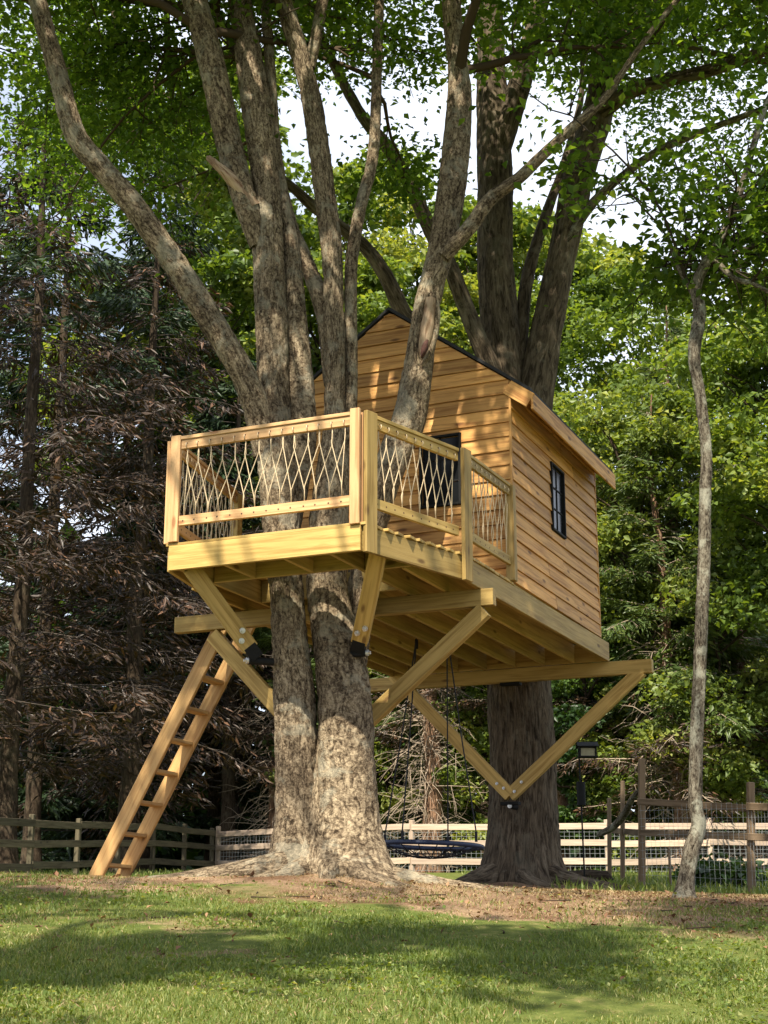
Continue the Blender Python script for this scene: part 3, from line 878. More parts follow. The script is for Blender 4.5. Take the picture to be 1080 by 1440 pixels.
# ================================================================== LADDER
def gz(x, y): return float(surf_z(x, y))
la0 = np.array([-2.86, 15.6, 0]); la0[2] = gz(*la0[:2]) + .02
dirL = unit(np.array([-UU[0] * 1.28, -UU[1] * 1.28, 2.30]))
LAD = empty('ladder', tuple(la0), 'brown wooden ladder leaning up to the left side of the deck', 'ladder')
lat = V3 * .47; Ltot = 3.02
upL = unit(np.cross(dirL, V3)); 
for s in (0, 1):
    board('side_rail', la0 + lat * s, la0 + lat * s + dirL * Ltot, .155, .04, upL, M['ladder'], LAD, .006)
for k in range(8):
    q = la0 + dirL * (.16 + k * .345)
    board('rung', q + lat * .045, q + lat * .955, .125, .036, np.array([-UU[0], -UU[1], 0]), M['ladder'], LAD, .005)

# ================================================================== SAUCER SWING
sw_c = at_y(607, 1189, 16.0); SWG = empty('saucer_swing', tuple(sw_c - np.array([0, 0, .12])), 'round web swing with navy rim hanging on black ropes', 'swing')
th = np.linspace(0, 2 * math.pi, 41); R_s = .515
ring = np.stack([sw_c[0] + R_s * np.cos(th), sw_c[1] + R_s * np.sin(th), sw_c[2] + 0 * th - .02 * np.cos(th)], 1)
m = MB(); m.tube(ring, .024, 10, False); rim_o = m.build('rim', M['navy'], SWG, smooth=True)
m = MB()
for rr_, dz in ((.40, .06), (.28, .10), (.16, .12)):
    m.tube(np.stack([sw_c[0] + rr_ * np.cos(th), sw_c[1] + rr_ * np.sin(th), sw_c[2] - dz + 0 * th], 1), .0055, 5, False)
for a in np.linspace(0, 2 * math.pi, 17)[:-1]:
    m.tube([sw_c + np.array([R_s * math.cos(a + .1), R_s * math.sin(a + .1), 0]), sw_c + np.array([.28 * math.cos(a), .28 * math.sin(a), -.10]), sw_c + np.array([.03 * math.cos(a - .1), .03 * math.sin(a - .1), -.13])], .0055, 5, False)
m.build('net', M['cord'], SWG)
m = MB(); m.tube(np.stack([sw_c[0] + .30 * np.cos(th), sw_c[1] + .30 * np.sin(th), sw_c[2] - .07 + 0 * th], 1)[::2], .02, 6, False); 
h1, h2 = at_y(586, 952, 16.2), at_y(629, 934, 15.9)
h1[2] = h2[2] = ZB + .03
for hp, aa in ((h1, (2.75, 1.9)), (h1, (-2.2, 0)), (h2, (1.2, 0)), (h2, (-.55, 0))):
    a = aa[0]; q = sw_c + np.array([R_s * math.cos(a), R_s * math.sin(a), .02])
    mm = MB(); mid = (hp + q) / 2 + np.array([0, 0, -.01]); mm.tube([hp, mid, q + np.array([0, 0, .10])], .0075, 6); mm.tube([q + np.array([0, 0, .10]), q], .015, 6)
    mm.tube([hp + np.array([0, 0, -.12]), hp + np.array([0, 0, -.02])], .018, 6)
    mm.build('rope', M['cord'], SWG)

# ================================================================== THE BIG TREES
def px_limb(rows, parent, mat, name='limb', ext=0, bend=(0, 0, 0), **kw):
    P = path_px(rows)
    if ext: P = extend_up(P, ext, bend)
    bark_tube(P, name, mat, parent, **kw); return P
Z1 = gz(-.55, 13.6)
T1 = empty('twin_trunk_tree', (-.55, 13.62, Z1), 'large twin-trunked grey tree growing up through the deck, many limbs above', 'tree')
lobes_l = [(1.5, 1.2, 6), (2.15, .8, 12), (2.85, .9, 12), (.7, .6, 6)]
lobes_r = [(2.9, .5, 12), (3.5, .7, 14), (4.1, .7, 12), (4.7, 1.0, 8), (5.5, .6, 6)]
limbs1 = []
limbs1.append(px_limb([(428, 1266, 80, 13.70), (426, 1230, 74, 13.68), (421, 1130, 64, 13.66), (416, 1000, 60, 13.64), (408, 900, 54, 13.64), (402, 830, 50, 13.65), (396, 740, 55, 13.70), (389, 650, 56, 13.74), (384, 560, 48, 13.78), (381, 450, 45, 13.82), (377, 350, 43, 13.85), (373, 250, 40, 13.9), (360, 150, 42, 13.9), (347, 60, 35, 13.95), (338, -10, 31, 14)],
    T1, M['bark1'], 'trunk', 6.5, (.05, .1, .3), seg=84, step=.032, amp=.016, freq=(6, 2.6), flare=(.42, .55, lobes_l)))
limbs1.append(px_limb([(487, 1270, 100, 13.60), (487, 1230, 94, 13.60), (488, 1130, 84, 13.60), (486, 1000, 78, 13.62), (473, 900, 68, 13.66), (460, 830, 60, 13.70), (462, 740, 60, 13.78), (468, 660, 48, 13.86), (470, 590, 30, 13.9), (470, 450, 31, 13.95), (466, 350, 30, 14.0), (456, 270, 29, 14.0), (447, 200, 29, 14.0), (436, 130, 27, 14.0), (417, 60, 27, 13.95), (395, -10, 24, 13.9)],
    T1, M['bark1'], 'trunk', 6, (-.1, -.1, .4), seg=84, step=.032, amp=.013, freq=(5, 2.2), flare=(.42, .48, lobes_r)))
px_limb([(457, 1268, 116, 13.68), (455, 1230, 96, 13.68), (452, 1170, 74, 13.67), (449, 1100, 50, 13.66), (446, 1035, 14, 13.66)], T1, M['bark1'], 'trunk', seg=60, step=.035, amp=.014, freq=(6, 2.6), flare=(.4, .4, [(2.7, .5, 12), (3.3, .6, 12), (3.9, .4, 12)]))
lk = dict(seg=34, step=.05, amp=.010, freq=(6, 2.6))
limbs1.append(px_limb([(405, 760, 30, 13.85), (420, 660, 40, 13.85), (426, 590, 42, 13.86), (416, 450, 33, 13.95), (409, 350, 25, 14.0), (397, 280, 20, 14.05), (386, 200, 17, 14.1), (380, 100, 15, 14.1), (372, -10, 14, 14.1)], T1, M['bark1'], ext=5, bend=(.1, .3, .3), **lk))
limbs1.append(px_limb([(476, 700, 22, 13.95), (488, 620, 19, 13.98), (494, 550, 19, 14.0), (493, 400, 18, 14.05), (498, 340, 18, 14.1), (510, 280, 17, 14.15), (521, 240, 17, 14.2), (527, 190, 16, 14.2), (530, 100, 15, 14.25), (533, -10, 14, 14.3)], T1, M['bark1'], ext=5, bend=(.2, .2, .3), **lk))
limbs1.append(px_limb([(486, 1010, 40, 13.82), (498, 910, 42, 13.97), (511, 800, 42, 14.05), (533, 700, 46, 14.1), (560, 625, 48, 14.13), (575, 588, 50, 14.13), (591, 500, 42, 14.12), (600, 430, 37, 14.1), (620, 350, 38, 14.1), (637, 250, 42, 14.1), (646, 150, 36, 14.1), (645, 100, 30, 14.1), (634, -10, 26, 14.05)], T1, M['bark1'], ext=6, bend=(.1, -.2, .3), **lk))
limbs1.append(px_limb([(374, 640, 36, 13.72), (360, 575, 40, 13.66), (338, 520, 38, 13.6), (300, 455, 38, 13.55), (262, 395, 37, 13.5), (217, 330, 35, 13.45), (180, 280, 34, 13.4), (142, 235, 32, 13.35), (106, 190, 31, 13.3), (86, 120, 29, 13.25), (66, 50, 27, 13.2), (42, -20, 25, 13.2)], T1, M['bark1'], ext=6, bend=(-.2, -.3, .3), **lk))
limbs1.append(px_limb([(366, 345, 30, 13.84), (347, 290, 36, 13.78), (326, 220, 38, 13.75), (309, 140, 40, 13.7), (289, 60, 38, 13.65), (270, -10, 36, 13.6)], T1, M['bark1'], ext=6.5, bend=(-.2, -.5, .3), **lk))
limbs1.append(px_limb([(466, 540, 22, 13.98), (456, 440, 26, 14.05), (431, 370, 22, 14.15), (411, 320, 18, 14.2), (398, 270, 15, 14.25), (372, 200, 12, 14.3), (352, 130, 9, 14.3)], T1, M['bark1'], ext=2, **lk))
limbs1.append(px_limb([(624, 362, 20, 14.0), (660, 320, 22, 13.95), (690, 280, 20, 13.9), (730, 250, 18, 13.8), (766, 215, 16, 13.7), (806, 178, 14, 13.6), (850, 138, 11, 13.5), (890, 80, 8, 13.4)], T1, M['bark1'], ext=2, **lk))
limbs1.append(px_limb([(434, 95, 20, 14.0), (445, 50, 18, 14.0), (456, -10, 17, 14.0)], T1, M['bark1'], ext=5, bend=(.3, .1, .2), **lk))
px_limb([(356, 292, 21, 13.74), (338, 266, 19, 13.70), (322, 248, 17, 13.66), (293, 222, 9, 13.62)], T1, M['scar'], 'broken_stub', seg=20, step=.02, amp=.012, freq=(6, 1))
# the healed scar on the limb in front of the cabin: raised lips around bare wood
def scar():
    c = path_px([(606, 420, 15, 13.955), (604, 436, 17, 13.955), (600, 465, 20, 13.965), (595, 492, 15, 13.985), (592, 505, 6, 14.0)])
    bark_tube(c, 'bare_wood_scar', M['scar'], T1, seg=24, step=.02, amp=.012, freq=(8, 1))
    q = path_px([(601, 478, 4, 13.88), (598, 486, 9, 13.885), (595, 496, 8, 13.90), (593, 503, 3, 13.92)]); bark_tube(q, 'rot_hole', M['rot'], T1, seg=14, step=.015, amp=.006)
    for dx in (-1, 1):
        q = path_px([(606 + dx * 4, 412, 6, 13.96), (604 + dx * 11, 436, 9, 13.965), (599 + dx * 13, 470, 9, 13.97), (594 + dx * 9, 498, 8, 13.98), (591 + dx * 2, 514, 6, 13.99)])
        bark_tube(q, 'scar_lip', M['bark1'], T1, seg=14, step=.02, amp=.004)
scar()
# surface roots
def root(tree, mat, pts, r):
    P = []
    for k, (x, y) in enumerate(pts):
        t = k / (len(pts) - 1); rr_ = r * (1 - .75 * t)
        P.append([x, y, gz(x, y) + .01 - .035 * t + rr_ * (.25 - .55 * t), rr_])
    bark_tube(np.array(P), 'root', mat, tree, seg=20, step=.04, amp=.008, freq=(5, 2), lump=.25)
root(T1, M['bark1'], [(-.85, 13.45), (-1.15, 13.35), (-1.5, 13.35), (-1.9, 13.25), (-2.25, 13.35)], .15)
root(T1, M['bark1'], [(-.7, 13.3), (-.85, 13.05), (-1.05, 12.85), (-1.3, 12.75)], .10)
root(T1, M['bark1'], [(-.25, 13.25), (-.12, 12.95), (.1, 12.75), (.35, 12.7)], .11)
root(T1, M['bark1'], [(-.1, 13.5), (.25, 13.35), (.6, 13.3), (1.0, 13.1), (1.5, 13.15)], .10)
root(T1, M['bark1'], [(-.45, 13.2), (-.47, 12.95), (-.42, 12.7)], .10)

Z2 = gz(1.6, 18.5)
T2 = empty('shaggy_bark_tree', (1.62, 18.55, Z2), 'big dark furrowed-bark tree under the rear beam, splitting behind the roof', 'tree')
lob2 = [(1.5, .8, 6), (2.3, .6, 12), (3.0, .55, 12), (3.7, .7, 12), (4.5, 1.0, 7), (5.5, .5, 6)]
k2 = dict(seg=80, step=.045, amp=.020, freq=(5.5, .55))
limbs2 = []
px_limb([(735, 1278, 102, 18.55), (735, 1250, 100, 18.55), (735, 1180, 95, 18.55), (735, 1100, 93, 18.57), (730, 960, 92, 18.62), (726, 850, 98, 18.70), (724, 700, 104, 18.80), (722, 620, 96, 18.85), (722, 570, 60, 18.90)], T2, M['bark2'], 'trunk', flare=(.55, .34, lob2), **k2)
k3 = dict(seg=48, step=.06, amp=.016, freq=(5.5, .6))
limbs2.append(px_limb([(714, 680, 60, 18.80), (711, 560, 62, 18.85), (707, 500, 56, 18.90), (698, 400, 53, 18.95), (697, 300, 51, 19.00), (695, 200, 51, 19.05), (691, 100, 42, 19.10), (687, -10, 36, 19.10)], T2, M['bark2'], ext=7, bend=(0, .1, .3), **k3))
limbs2.append(px_limb([(735, 680, 56, 18.75), (752, 560, 53, 18.75), (772, 450, 47, 18.75), (792, 350, 42, 18.75), (813, 250, 46, 18.75), (838, 170, 44, 18.75), (848, 100, 40, 18.70), (851, -10, 32, 18.70)], T2, M['bark2'], ext=7, bend=(.1, -.1, .3), **k3))
k4 = dict(seg=24, step=.07, amp=.010, freq=(5.5, .8))
limbs2.append(px_limb([(700, 215, 36, 19.00), (735, 105, 34, 18.90), (752, 40, 29, 18.85), (764, -10, 26, 18.80)], T2, M['bark2'], ext=6, bend=(.1, -.3, .3), **k4))
limbs2.append(px_limb([(842, 150, 32, 18.70), (878, 65, 30, 18.60), (916, -10, 28, 18.50)], T2, M['bark2'], ext=6, bend=(.2, -.2, .2), **k4))
limbs2.append(px_limb([(700, 550, 30, 18.70), (689, 515, 30, 18.65), (662, 450, 26, 18.55), (637, 385, 24, 18.40), (600, 312, 22, 18.30), (577, 258, 20, 18.20), (541, 202, 18, 18.10), (510, 165, 16, 18.00), (470, 92, 14, 17.90), (446, 35, 12, 17.90)], T2, M['bark2'], ext=4, **k4))
limbs2.append(px_limb([(705, 640, 30, 18.80), (640, 530, 29, 18.90), (576, 455, 26, 18.90), (542, 388, 22, 18.80), (515, 350, 20, 18.80), (480, 320, 18, 18.70), (440, 290, 16, 18.60), (400, 255, 13, 18.50), (340, 215, 10, 18.40)], T2, M['bark2'], ext=2, **k4))
limbs2.append(px_limb([(845, 158, 24, 18.60), (880, 132, 23, 18.40), (910, 120, 22, 18.30), (965, 107, 20, 17.80), (1020, 92, 18, 17.30), (1080, 70, 16, 16.5), (1150, 40, 12, 16)], T2, M['bark2'], ext=2, **k4))
limbs2.append(px_limb([(790, 352, 13, 18.65), (830, 290, 14, 18.50), (872, 250, 12, 18.30), (930, 210, 12, 18.10), (1000, 180, 10, 17.90), (1080, 150, 9, 17.70)], T2, M['bark3'], ext=2, **k4))
limbs2.append(px_limb([(730, 510, 22, 18.85), (740, 400, 19, 19.10), (765, 310, 16, 19.30), (792, 235, 12, 19.50), (815, 150, 9, 19.70)], T2, M['bark2'], ext=2, **k4))
root(T2, M['bark2'], [(1.25, 18.25), (1.0, 17.90), (.75, 17.65), (.5, 17.50)], .16)
root(T2, M['bark2'], [(1.9, 18.25), (2.2, 18.00), (2.6, 17.90), (3.0, 17.70)], .16)
root(T2, M['bark2'], [(1.6, 18.15), (1.65, 17.80), (1.8, 17.50), (2.0, 17.30)], .13)

R0 = np.array([2.36, 12.5]); 
TR = empty('slim_tree', (R0[0], R0[1], gz(*R0)), 'slim crooked lichen-spotted tree standing at the right edge of the clearing', 'tree')
limbsR = [px_limb([(961, 1278, 27, 12.5), (966, 1232, 21, 12.5), (974, 1192, 22, 12.5), (983, 1160, 20, 12.5), (978, 1130, 20, 12.5), (979, 1050, 20, 12.52), (981, 1000, 20, 12.54), (986, 900, 19, 12.56), (990, 800, 18, 12.6), (991, 700, 17, 12.62), (993, 640, 16, 12.65), (985, 560, 16, 12.65), (976, 500, 18, 12.65), (984, 440, 18, 12.7), (979, 405, 16, 12.7), (992, 370, 16, 12.7), (1012, 340, 14, 12.7), (1032, 295, 12, 12.7), (1050, 240, 10, 12.7)],
    TR, M['bark3'], 'trunk', seg=32, step=.03, amp=.006, freq=(7, 4), flare=(.15, .15, [(4.5, .4, 3), (1, .4, 3)]), lump=.2, ext=1.5)]
limbsR.append(px_limb([(984, 430, 10, 12.7), (968, 400, 9, 12.75), (952, 370, 8, 12.8), (940, 335, 6, 12.9)], TR, M['bark3'], seg=16, step=.05, amp=.003))
limbsR.append(px_limb([(1000, 358, 10, 12.7), (1030, 390, 8, 12.6), (1060, 400, 7, 12.5), (1100, 420, 5, 12.4)], TR, M['bark3'], seg=16, step=.05, amp=.003))

# ================================================================== FENCES
def rail_fence(name, label, pts, mat, wire=False, posts_h=1.24):
    base = pts[0]
    F_ = empty(name, (base[0], base[1], gz(*base)), label, 'fence', 'three-rail fences round the lawn')
    prev = None
    for A, B in zip(pts[:-1], pts[1:]):
        A, B = np.array(A), np.array(B); Ln = np.linalg.norm(B - A); n = max(1, int(round(Ln / 2.42)))
        for k in range(n + 1):
            q = A + (B - A) * k / n
            if k == 0 and prev is not None: cur = prev
            else:
                z = gz(*q); h = posts_h * RNG.uniform(.98, 1.03)
                board('post', (q[0], q[1], z - .1), (q[0] + RNG.normal(0, .01), q[1], z + h), .12, .10, (B[0] - A[0], B[1] - A[1], 0), mat, F_, .012)
                cur = (q, z)
            if k > 0:
                d3 = unit(np.array([B[0] - A[0], B[1] - A[1], 0])); nrm = np.array([d3[1], -d3[0], 0]); nrm = nrm if nrm[1] < 0 else -nrm
                for hh in (1.08, .69, .26):
                    p0 = np.array([*prev[0], prev[1] + hh + RNG.normal(0, .012)]) + nrm * .07; p1 = np.array([*cur[0], cur[1] + hh + RNG.normal(0, .012)]) + nrm * .07
                    board('rail', p0, p1, .145, .03, Z3, mat, F_, .005, ext=-.004)
                if wire:
                    m = MB()
                    for t in np.arange(.02, 1, .05):
                        q0 = np.array([*(prev[0] + (cur[0] - prev[0]) * t), prev[1] + (cur[1] - prev[1]) * t]) + nrm * .045
                        m.tube([q0 + Z3 * .03, q0 + Z3 * 1.12], .0035, 3, False)
                    for h in np.arange(.05, 1.1, .10):
                        m.tube([np.array([*prev[0], prev[1] + h]) + nrm * .045, np.array([*cur[0], cur[1] + h]) + nrm * .045], .0035, 3, False)
                    m.build('wire_mesh', M['wire'], F_)
            prev = cur
    return F_
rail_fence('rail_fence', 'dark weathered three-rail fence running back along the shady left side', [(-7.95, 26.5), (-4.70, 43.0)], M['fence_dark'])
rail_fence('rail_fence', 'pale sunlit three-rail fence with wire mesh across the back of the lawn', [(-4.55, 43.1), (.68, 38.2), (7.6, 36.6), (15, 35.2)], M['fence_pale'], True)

# garden enclosure on the right
GE0 = at_y(902, 1240, 20.0)
GE = empty('garden_enclosure', (GE0[0], GE0[1], gz(*GE0[:2])), 'rough brown garden enclosure of posts and rails with wire, right of the clearing', 'fence')
gp = []
for px, Yg, top in ((857, 23.2, 1122), (875, 21.8, 1098), (902, 20.0, 1067), (1055, 18.0, 1100), (1160, 17.2, 1095)):
    b = at_y(px, 1240, Yg); b[2] = gz(b[0], b[1]); t = at_y(px + RNG.uniform(-1, 1), top, Yg)
    w = .085 if px in (902, 1055) else .06
    board('post', b - Z3 * .1, t, w, w, (1, 0, 0), M['post_brown'], GE, .012); gp.append((b, t))
def ge_rail(px0, py0, Y0, px1, py1, Y1, w=.09):
    board('rail', at_y(px0, py0, Y0), at_y(px1, py1, Y1), w, .035, Z3, M['post_brown'], GE, .006)
ge_rail(897, 1127, 19.93, 1060, 1137, 17.94, .085); ge_rail(1050, 1134, 17.92, 1165, 1138, 17.1, .085)
ge_rail(862, 1168, 23.1, 900, 1171, 20.08, .08); ge_rail(902, 1171, 19.94, 1058, 1177, 17.95, .08); ge_rail(1052, 1177, 17.93, 1165, 1180, 17.1, .08)
m = MB()
for (b0, t0), (b1, t1) in ((gp[2], gp[3]), (gp[3], gp[4])):
    for t in np.arange(.02, 1, .045):
        q = b0 + (b1 - b0) * t - np.array([0, .05, 0]); m.tube([q, q + Z3 * 1.02], .0018, 3, False)
    for h in np.arange(.05, 1.02, .10): m.tube([b0 + Z3 * h - np.array([0, .05, 0]), b1 + Z3 * h - np.array([0, .05, 0])], .0018, 3, False)
m.build('wire_mesh', M['wire'], GE)
cp_ = path_px([(842, 1174, 9, 21.6), (862, 1163, 10, 21.3), (878, 1145, 11, 20.9), (888, 1125, 9, 20.4), (898, 1112, 7, 20.05)])
bark_tube(cp_, 'bent_stick', M['bark3'], GE, seg=14, step=.03, amp=.004)
st = at_y(943, 1240, 19.5); st[2] = gz(*st[:2])
board('stake', st - Z3 * .05, st + Z3 * .48, .03, .03, (1, 0, 0), M['post_brown'], GE, .005)

# bird feeder on its pole
bf = at_y(822, 1228, 20.4); bf[2] = gz(*bf[:2])
BF = empty('bird_feeder', tuple(bf), 'dark hopper bird feeder on a thin pole with a black tube baffle', 'bird feeder')
ftop = at_y(826, 1060, 20.4); FS = .82
m = MB(); m.tube([bf - Z3 * .05, np.array([bf[0] - .02, bf[1], ftop[2] + .02])], .011, 8); m.build('pole', M['black'], BF)
m = MB(); m.box(ftop + Z3 * .08, (.115, .08, .010)); m.box(ftop - Z3 * .045, (.13, .095, .010))
for sx in (-1, 1):
    for sy in (-1, 1): m.box(ftop + np.array([sx * .105, sy * .07, .018]), (.010, .010, .06))
m.build('hopper', M['black'], BF)
m = MB(); m.box(ftop + Z3 * .018, (.092, .06, .052)); m.build('seed_panel', M['tan_panel'], BF)
m = MB()
for s in (-1, 1): m.box(ftop + np.array([0, s * .055, .118]), (.14, .07, .008), (np.array([1, 0, 0]), unit((0, 1, -s * .55)), unit((0, s * .55, 1))))
m.build('roof', M['black'], BF)
q = at_y(817, 1116, 20.4); q[0] = bf[0] - .01; m = MB(); m.tube([q - Z3 * .155, q - Z3 * .15, q + Z3 * .15, q + Z3 * .155], [.05, .057, .057, .03], 14); m.build('baffle', M['black'], BF, smooth=False)

lg = np.array([at_y(800, 1226, 21)[0], 21.0]); lz = gz(*lg)
P = np.array([[lg[0], lg[1], lz + .08, .10], [lg[0] + .25, lg[1] - .02, lz + .09, .105], [lg[0] + .5, lg[1], lz + .08, .10]])
o = bark_tube(P, 'log', M['bark_dark'], None, seg=20, step=.04, amp=.008); tag(o, 'short dark log lying on the ground beside the furrowed tree', 'log')

# ================================================================== CROWNS OF THE BIG TREES
def crown_for(tree, limbs, mat_b, mat_l, count, length, per, spread, size, zmin, center, **kw):
    m = MB(); tips = grow_branches(limbs, m, count, length, out_from=center, zmin=zmin, **kw)
    m.build('branches', mat_b, tree, smooth=True)['kind'] = 'stuff'
    crown_object('crown', [leaves_on(tips, per, spread, size)], mat_l, tree)
    return tips
upper1 = [P[max(0, len(P) - 9):] for k, P in enumerate(limbs1) if k != 8] + [limbs1[8][-3:]]
upper2 = [P[max(0, len(P) - 7):] for P in limbs2]
crown_for(T1, upper1, M['bark1'], M['leaf'], 88, 3.0, 18, .28, .08, 7.3, (-.5, 13.6, 8))
crown_for(T2, upper2, M['bark2'], M['leaf2'], 80, 3.2, 17, .36, .088, 8.6, (1.6, 18.5, 9))
crown_for(TR, limbsR + [limbsR[0][-7:]], M['bark3'], M['leaf2'], 26, 1.7, 6, .26, .09, 4.2, (2.6, 12.8, 5))

# unseen boughs added above the frame to shade the tree house, trees and lawn
def shade_boughs(tree, limbs, mat_b, mat_l, n, box, per, cr, size):
    mb = MB(); out = []
    (x0, x1), (s0, s1_), (z0, z1) = box
    ends = np.array([P[-1, :3] for P in limbs] + [P[-3, :3] for P in limbs])
    for k in range(n):
        z = RNG.uniform(z0, z1); s_ = RNG.uniform(s0, s1_); c = np.array([RNG.uniform(x0, x1), s_ - .753 * z, z])
        e = ends[np.argsort(np.linalg.norm(ends - c, axis=1))[RNG.integers(0, 3)]]
        mid = (e + c) / 2 + RNG.normal(0, .3, 3) + Z3 * .4
        mb.tube(catmull(np.array([e, mid, c, c + (c - mid) * .25]), .5), np.linspace(.055, .006, len(catmull(np.array([e, mid, c, c + (c - mid) * .25]), .5))), 5, False)
        r_ = cr * RNG.uniform(.6, 1.25)
        g = RNG.normal(0, 1, (per, 3)); g /= np.maximum(1, np.linalg.norm(g, axis=1) / 1.9)[:, None]
        Cq = c + g * np.array([r_, r_, r_ * .4]); out.append(leaf_cloud(Cq[open_to_sun(Cq)], size, var=RNG.beta(2, 2.4)))
    mb.build('boughs', mat_b, tree, smooth=True)['kind'] = 'stuff'; crown_object('crown', out, mat_l, tree)
shade_boughs(T1, limbs1, M['bark1'], M['leaf'], 75, ((-6.0, 2.6), (16.6, 21.5), (9.5, 14)), 480, .75, .12)
shade_boughs(T1, limbs1, M['bark1'], M['leaf'], 26, ((-6.5, 3.0), (9.9, 13.0), (9.0, 12.0)), 380, .6, .12)
shade_boughs(T2, limbs2, M['bark2'], M['leaf2'], 46, ((-1.5, 4.8), (21.5, 27.5), (10.8, 15.5)), 420, .75, .125)

# ================================================================== BACKGROUND TREES
def simple_trunk(x, y, h, r, mat, parent, lean=(0, 0), seg=18, name='trunk', flare=.5):
    z = gz(x, y); n = 7
    P = []
    for k in range(n):
        t = k / (n - 1); P.append([x + lean[0] * t + RNG.normal(0, .05) * (k > 0), y + lean[1] * t, z - .1 + h * t, max(.015, r * (1 - t) ** .8 + .01)])
    bark_tube(np.array(P), name, mat, parent, seg=seg, step=.15, amp=.02 * min(1, r / .2), freq=(4, .5), flare=(.5, flare, [(RNG.uniform(0, 6), .4, 3)]))
    return np.array(P)
def conifer(x, y, h, label, n_br=70, blen=3.2, dead=.45, sprays=26000, r=.22, z0=1.6, mats=('needle', 'needle_brown'), bark_m='bark_dark', group='conifers along the left fence', dead_twigs=0, size=.26, droop=.35, name='conifer_tree'):
    T = empty(name, (x, y, gz(x, y)), label, 'tree', group)
    P = simple_trunk(x, y, h, r, M[bark_m], T, (RNG.uniform(-.3, .3), 0))
    mb = MB(); CG, DG, CB, DB = [], [], [], []
    per = max(6, int(sprays / n_br / 1.0))
    for k in range(n_br):
        f = (k + RNG.uniform(0, 1)) / n_br; zz = z0 + (h - z0 - .3) * f
        c = polyline_at(P, (zz) / h); a = RNG.uniform(0, 2 * math.pi)
        Ln = (blen * (1 - f ** 1.5) + .35) * RNG.uniform(.6, 1.15)
        d = np.array([math.cos(a), math.sin(a), RNG.uniform(-.05, .35)]); pts = [c[:3]]
        for j in range(7):
            d = unit(d + np.array([0, 0, -droop * .16]) + RNG.normal(0, .09, 3)); pts.append(pts[-1] + d * Ln / 7)
        pts = np.array(pts); mb.tube(pts, np.linspace(.03 * (1 - f * .6), .005, 8), 4, False)
        side = unit(np.cross(d, Z3))
        for j in range(7):
            t = RNG.uniform(.15, .95); q = polyline_at(pts, t); e = unit(d * .6 + side * RNG.choice([-1, 1]) + RNG.normal(0, .25, 3) + np.array([0, 0, -.2])); l2 = Ln * .28 * (1.2 - t)
            mb.tube([q, q + e * l2 * .5, q + e * l2 + np.array([0, 0, -.08])], [.010, .007, .004], 3, False)
        isdead = f < dead * RNG.uniform(.7, 1.25)
        n = int(per * (.45 if isdead else 1.0) * Ln / blen * 1.5) + 4
        t = RNG.uniform(.18, 1.0, n) ** .8
        idx = t * 7; i0 = np.minimum(idx.astype(int), 6); fr = (idx - i0)[:, None]
        base = pts[i0] * (1 - fr) + pts[i0 + 1] * fr
        lat = RNG.normal(0, 1, n) * (.10 + .22 * Ln * (1.1 - t) * .6)
        C = base + side[None, :] * lat[:, None] + RNG.normal(0, .07, (n, 3)); C[:, 2] -= np.abs(lat) * .25 + RNG.uniform(0, .12, n)
        D = d[None, :] * .7 + side[None, :] * np.sign(lat)[:, None] * .8 + RNG.normal(0, .35, (n, 3)); D[:, 2] -= .3
        (CB if isdead else CG).append(C); (DB if isdead else DG).append(D)
    mb.build('branches', M['twig_dark'] if bark_m == 'bark_dark' else M['twig_dead'], T)['kind'] = 'stuff'
    for C, D, mt, nm, sh in ((CG, DG, mats[0], 'crown', 1.0), (CB, DB, mats[1], 'dead_crown', .8)):
        if not C: continue
        C, D = np.concatenate(C), np.concatenate(D); n = len(C)
        Nn = rand_dirs(n); Nn[:, 2] += .8
        l = size * sh * RNG.uniform(.6, 1.4, n)
        v, f_ = leaves(C, D, Nn, l, l * RNG.uniform(.12, .28, n), .1)
        crown_object(nm, [(v, f_, RNG.beta(1.6, 2.6, n))], M[mt], T)
    if dead_twigs:
        m = MB(); z = gz(x, y)
        for k in range(dead_twigs):
            hh = RNG.uniform(.3, 6.0); a = RNG.uniform(0, 2 * math.pi); d = np.array([math.cos(a), math.sin(a), RNG.uniform(-.5, .4)]); p = np.array([x, y, z + hh]); pts = [p]
            Ln = RNG.uniform(.6, 2.2)
            for j in range(5): d = unit(d + RNG.normal(0, .28, 3) + np.array([0, 0, -.08])); pts.append(pts[-1] + d * Ln / 5)
            m.tube(pts, np.linspace(.016, .004, 6), 3, False)
            q = pts[3]; e = unit(d + rand_dirs(1)[0]); m.tube([q, q + e * Ln * .2, q + e * Ln * .35 + np.array([0, 0, -.1])], [.009, .006, .003], 3, False)
        m.build('dead_branches', M['twig_dead'], T)['kind'] = 'stuff'
    return T
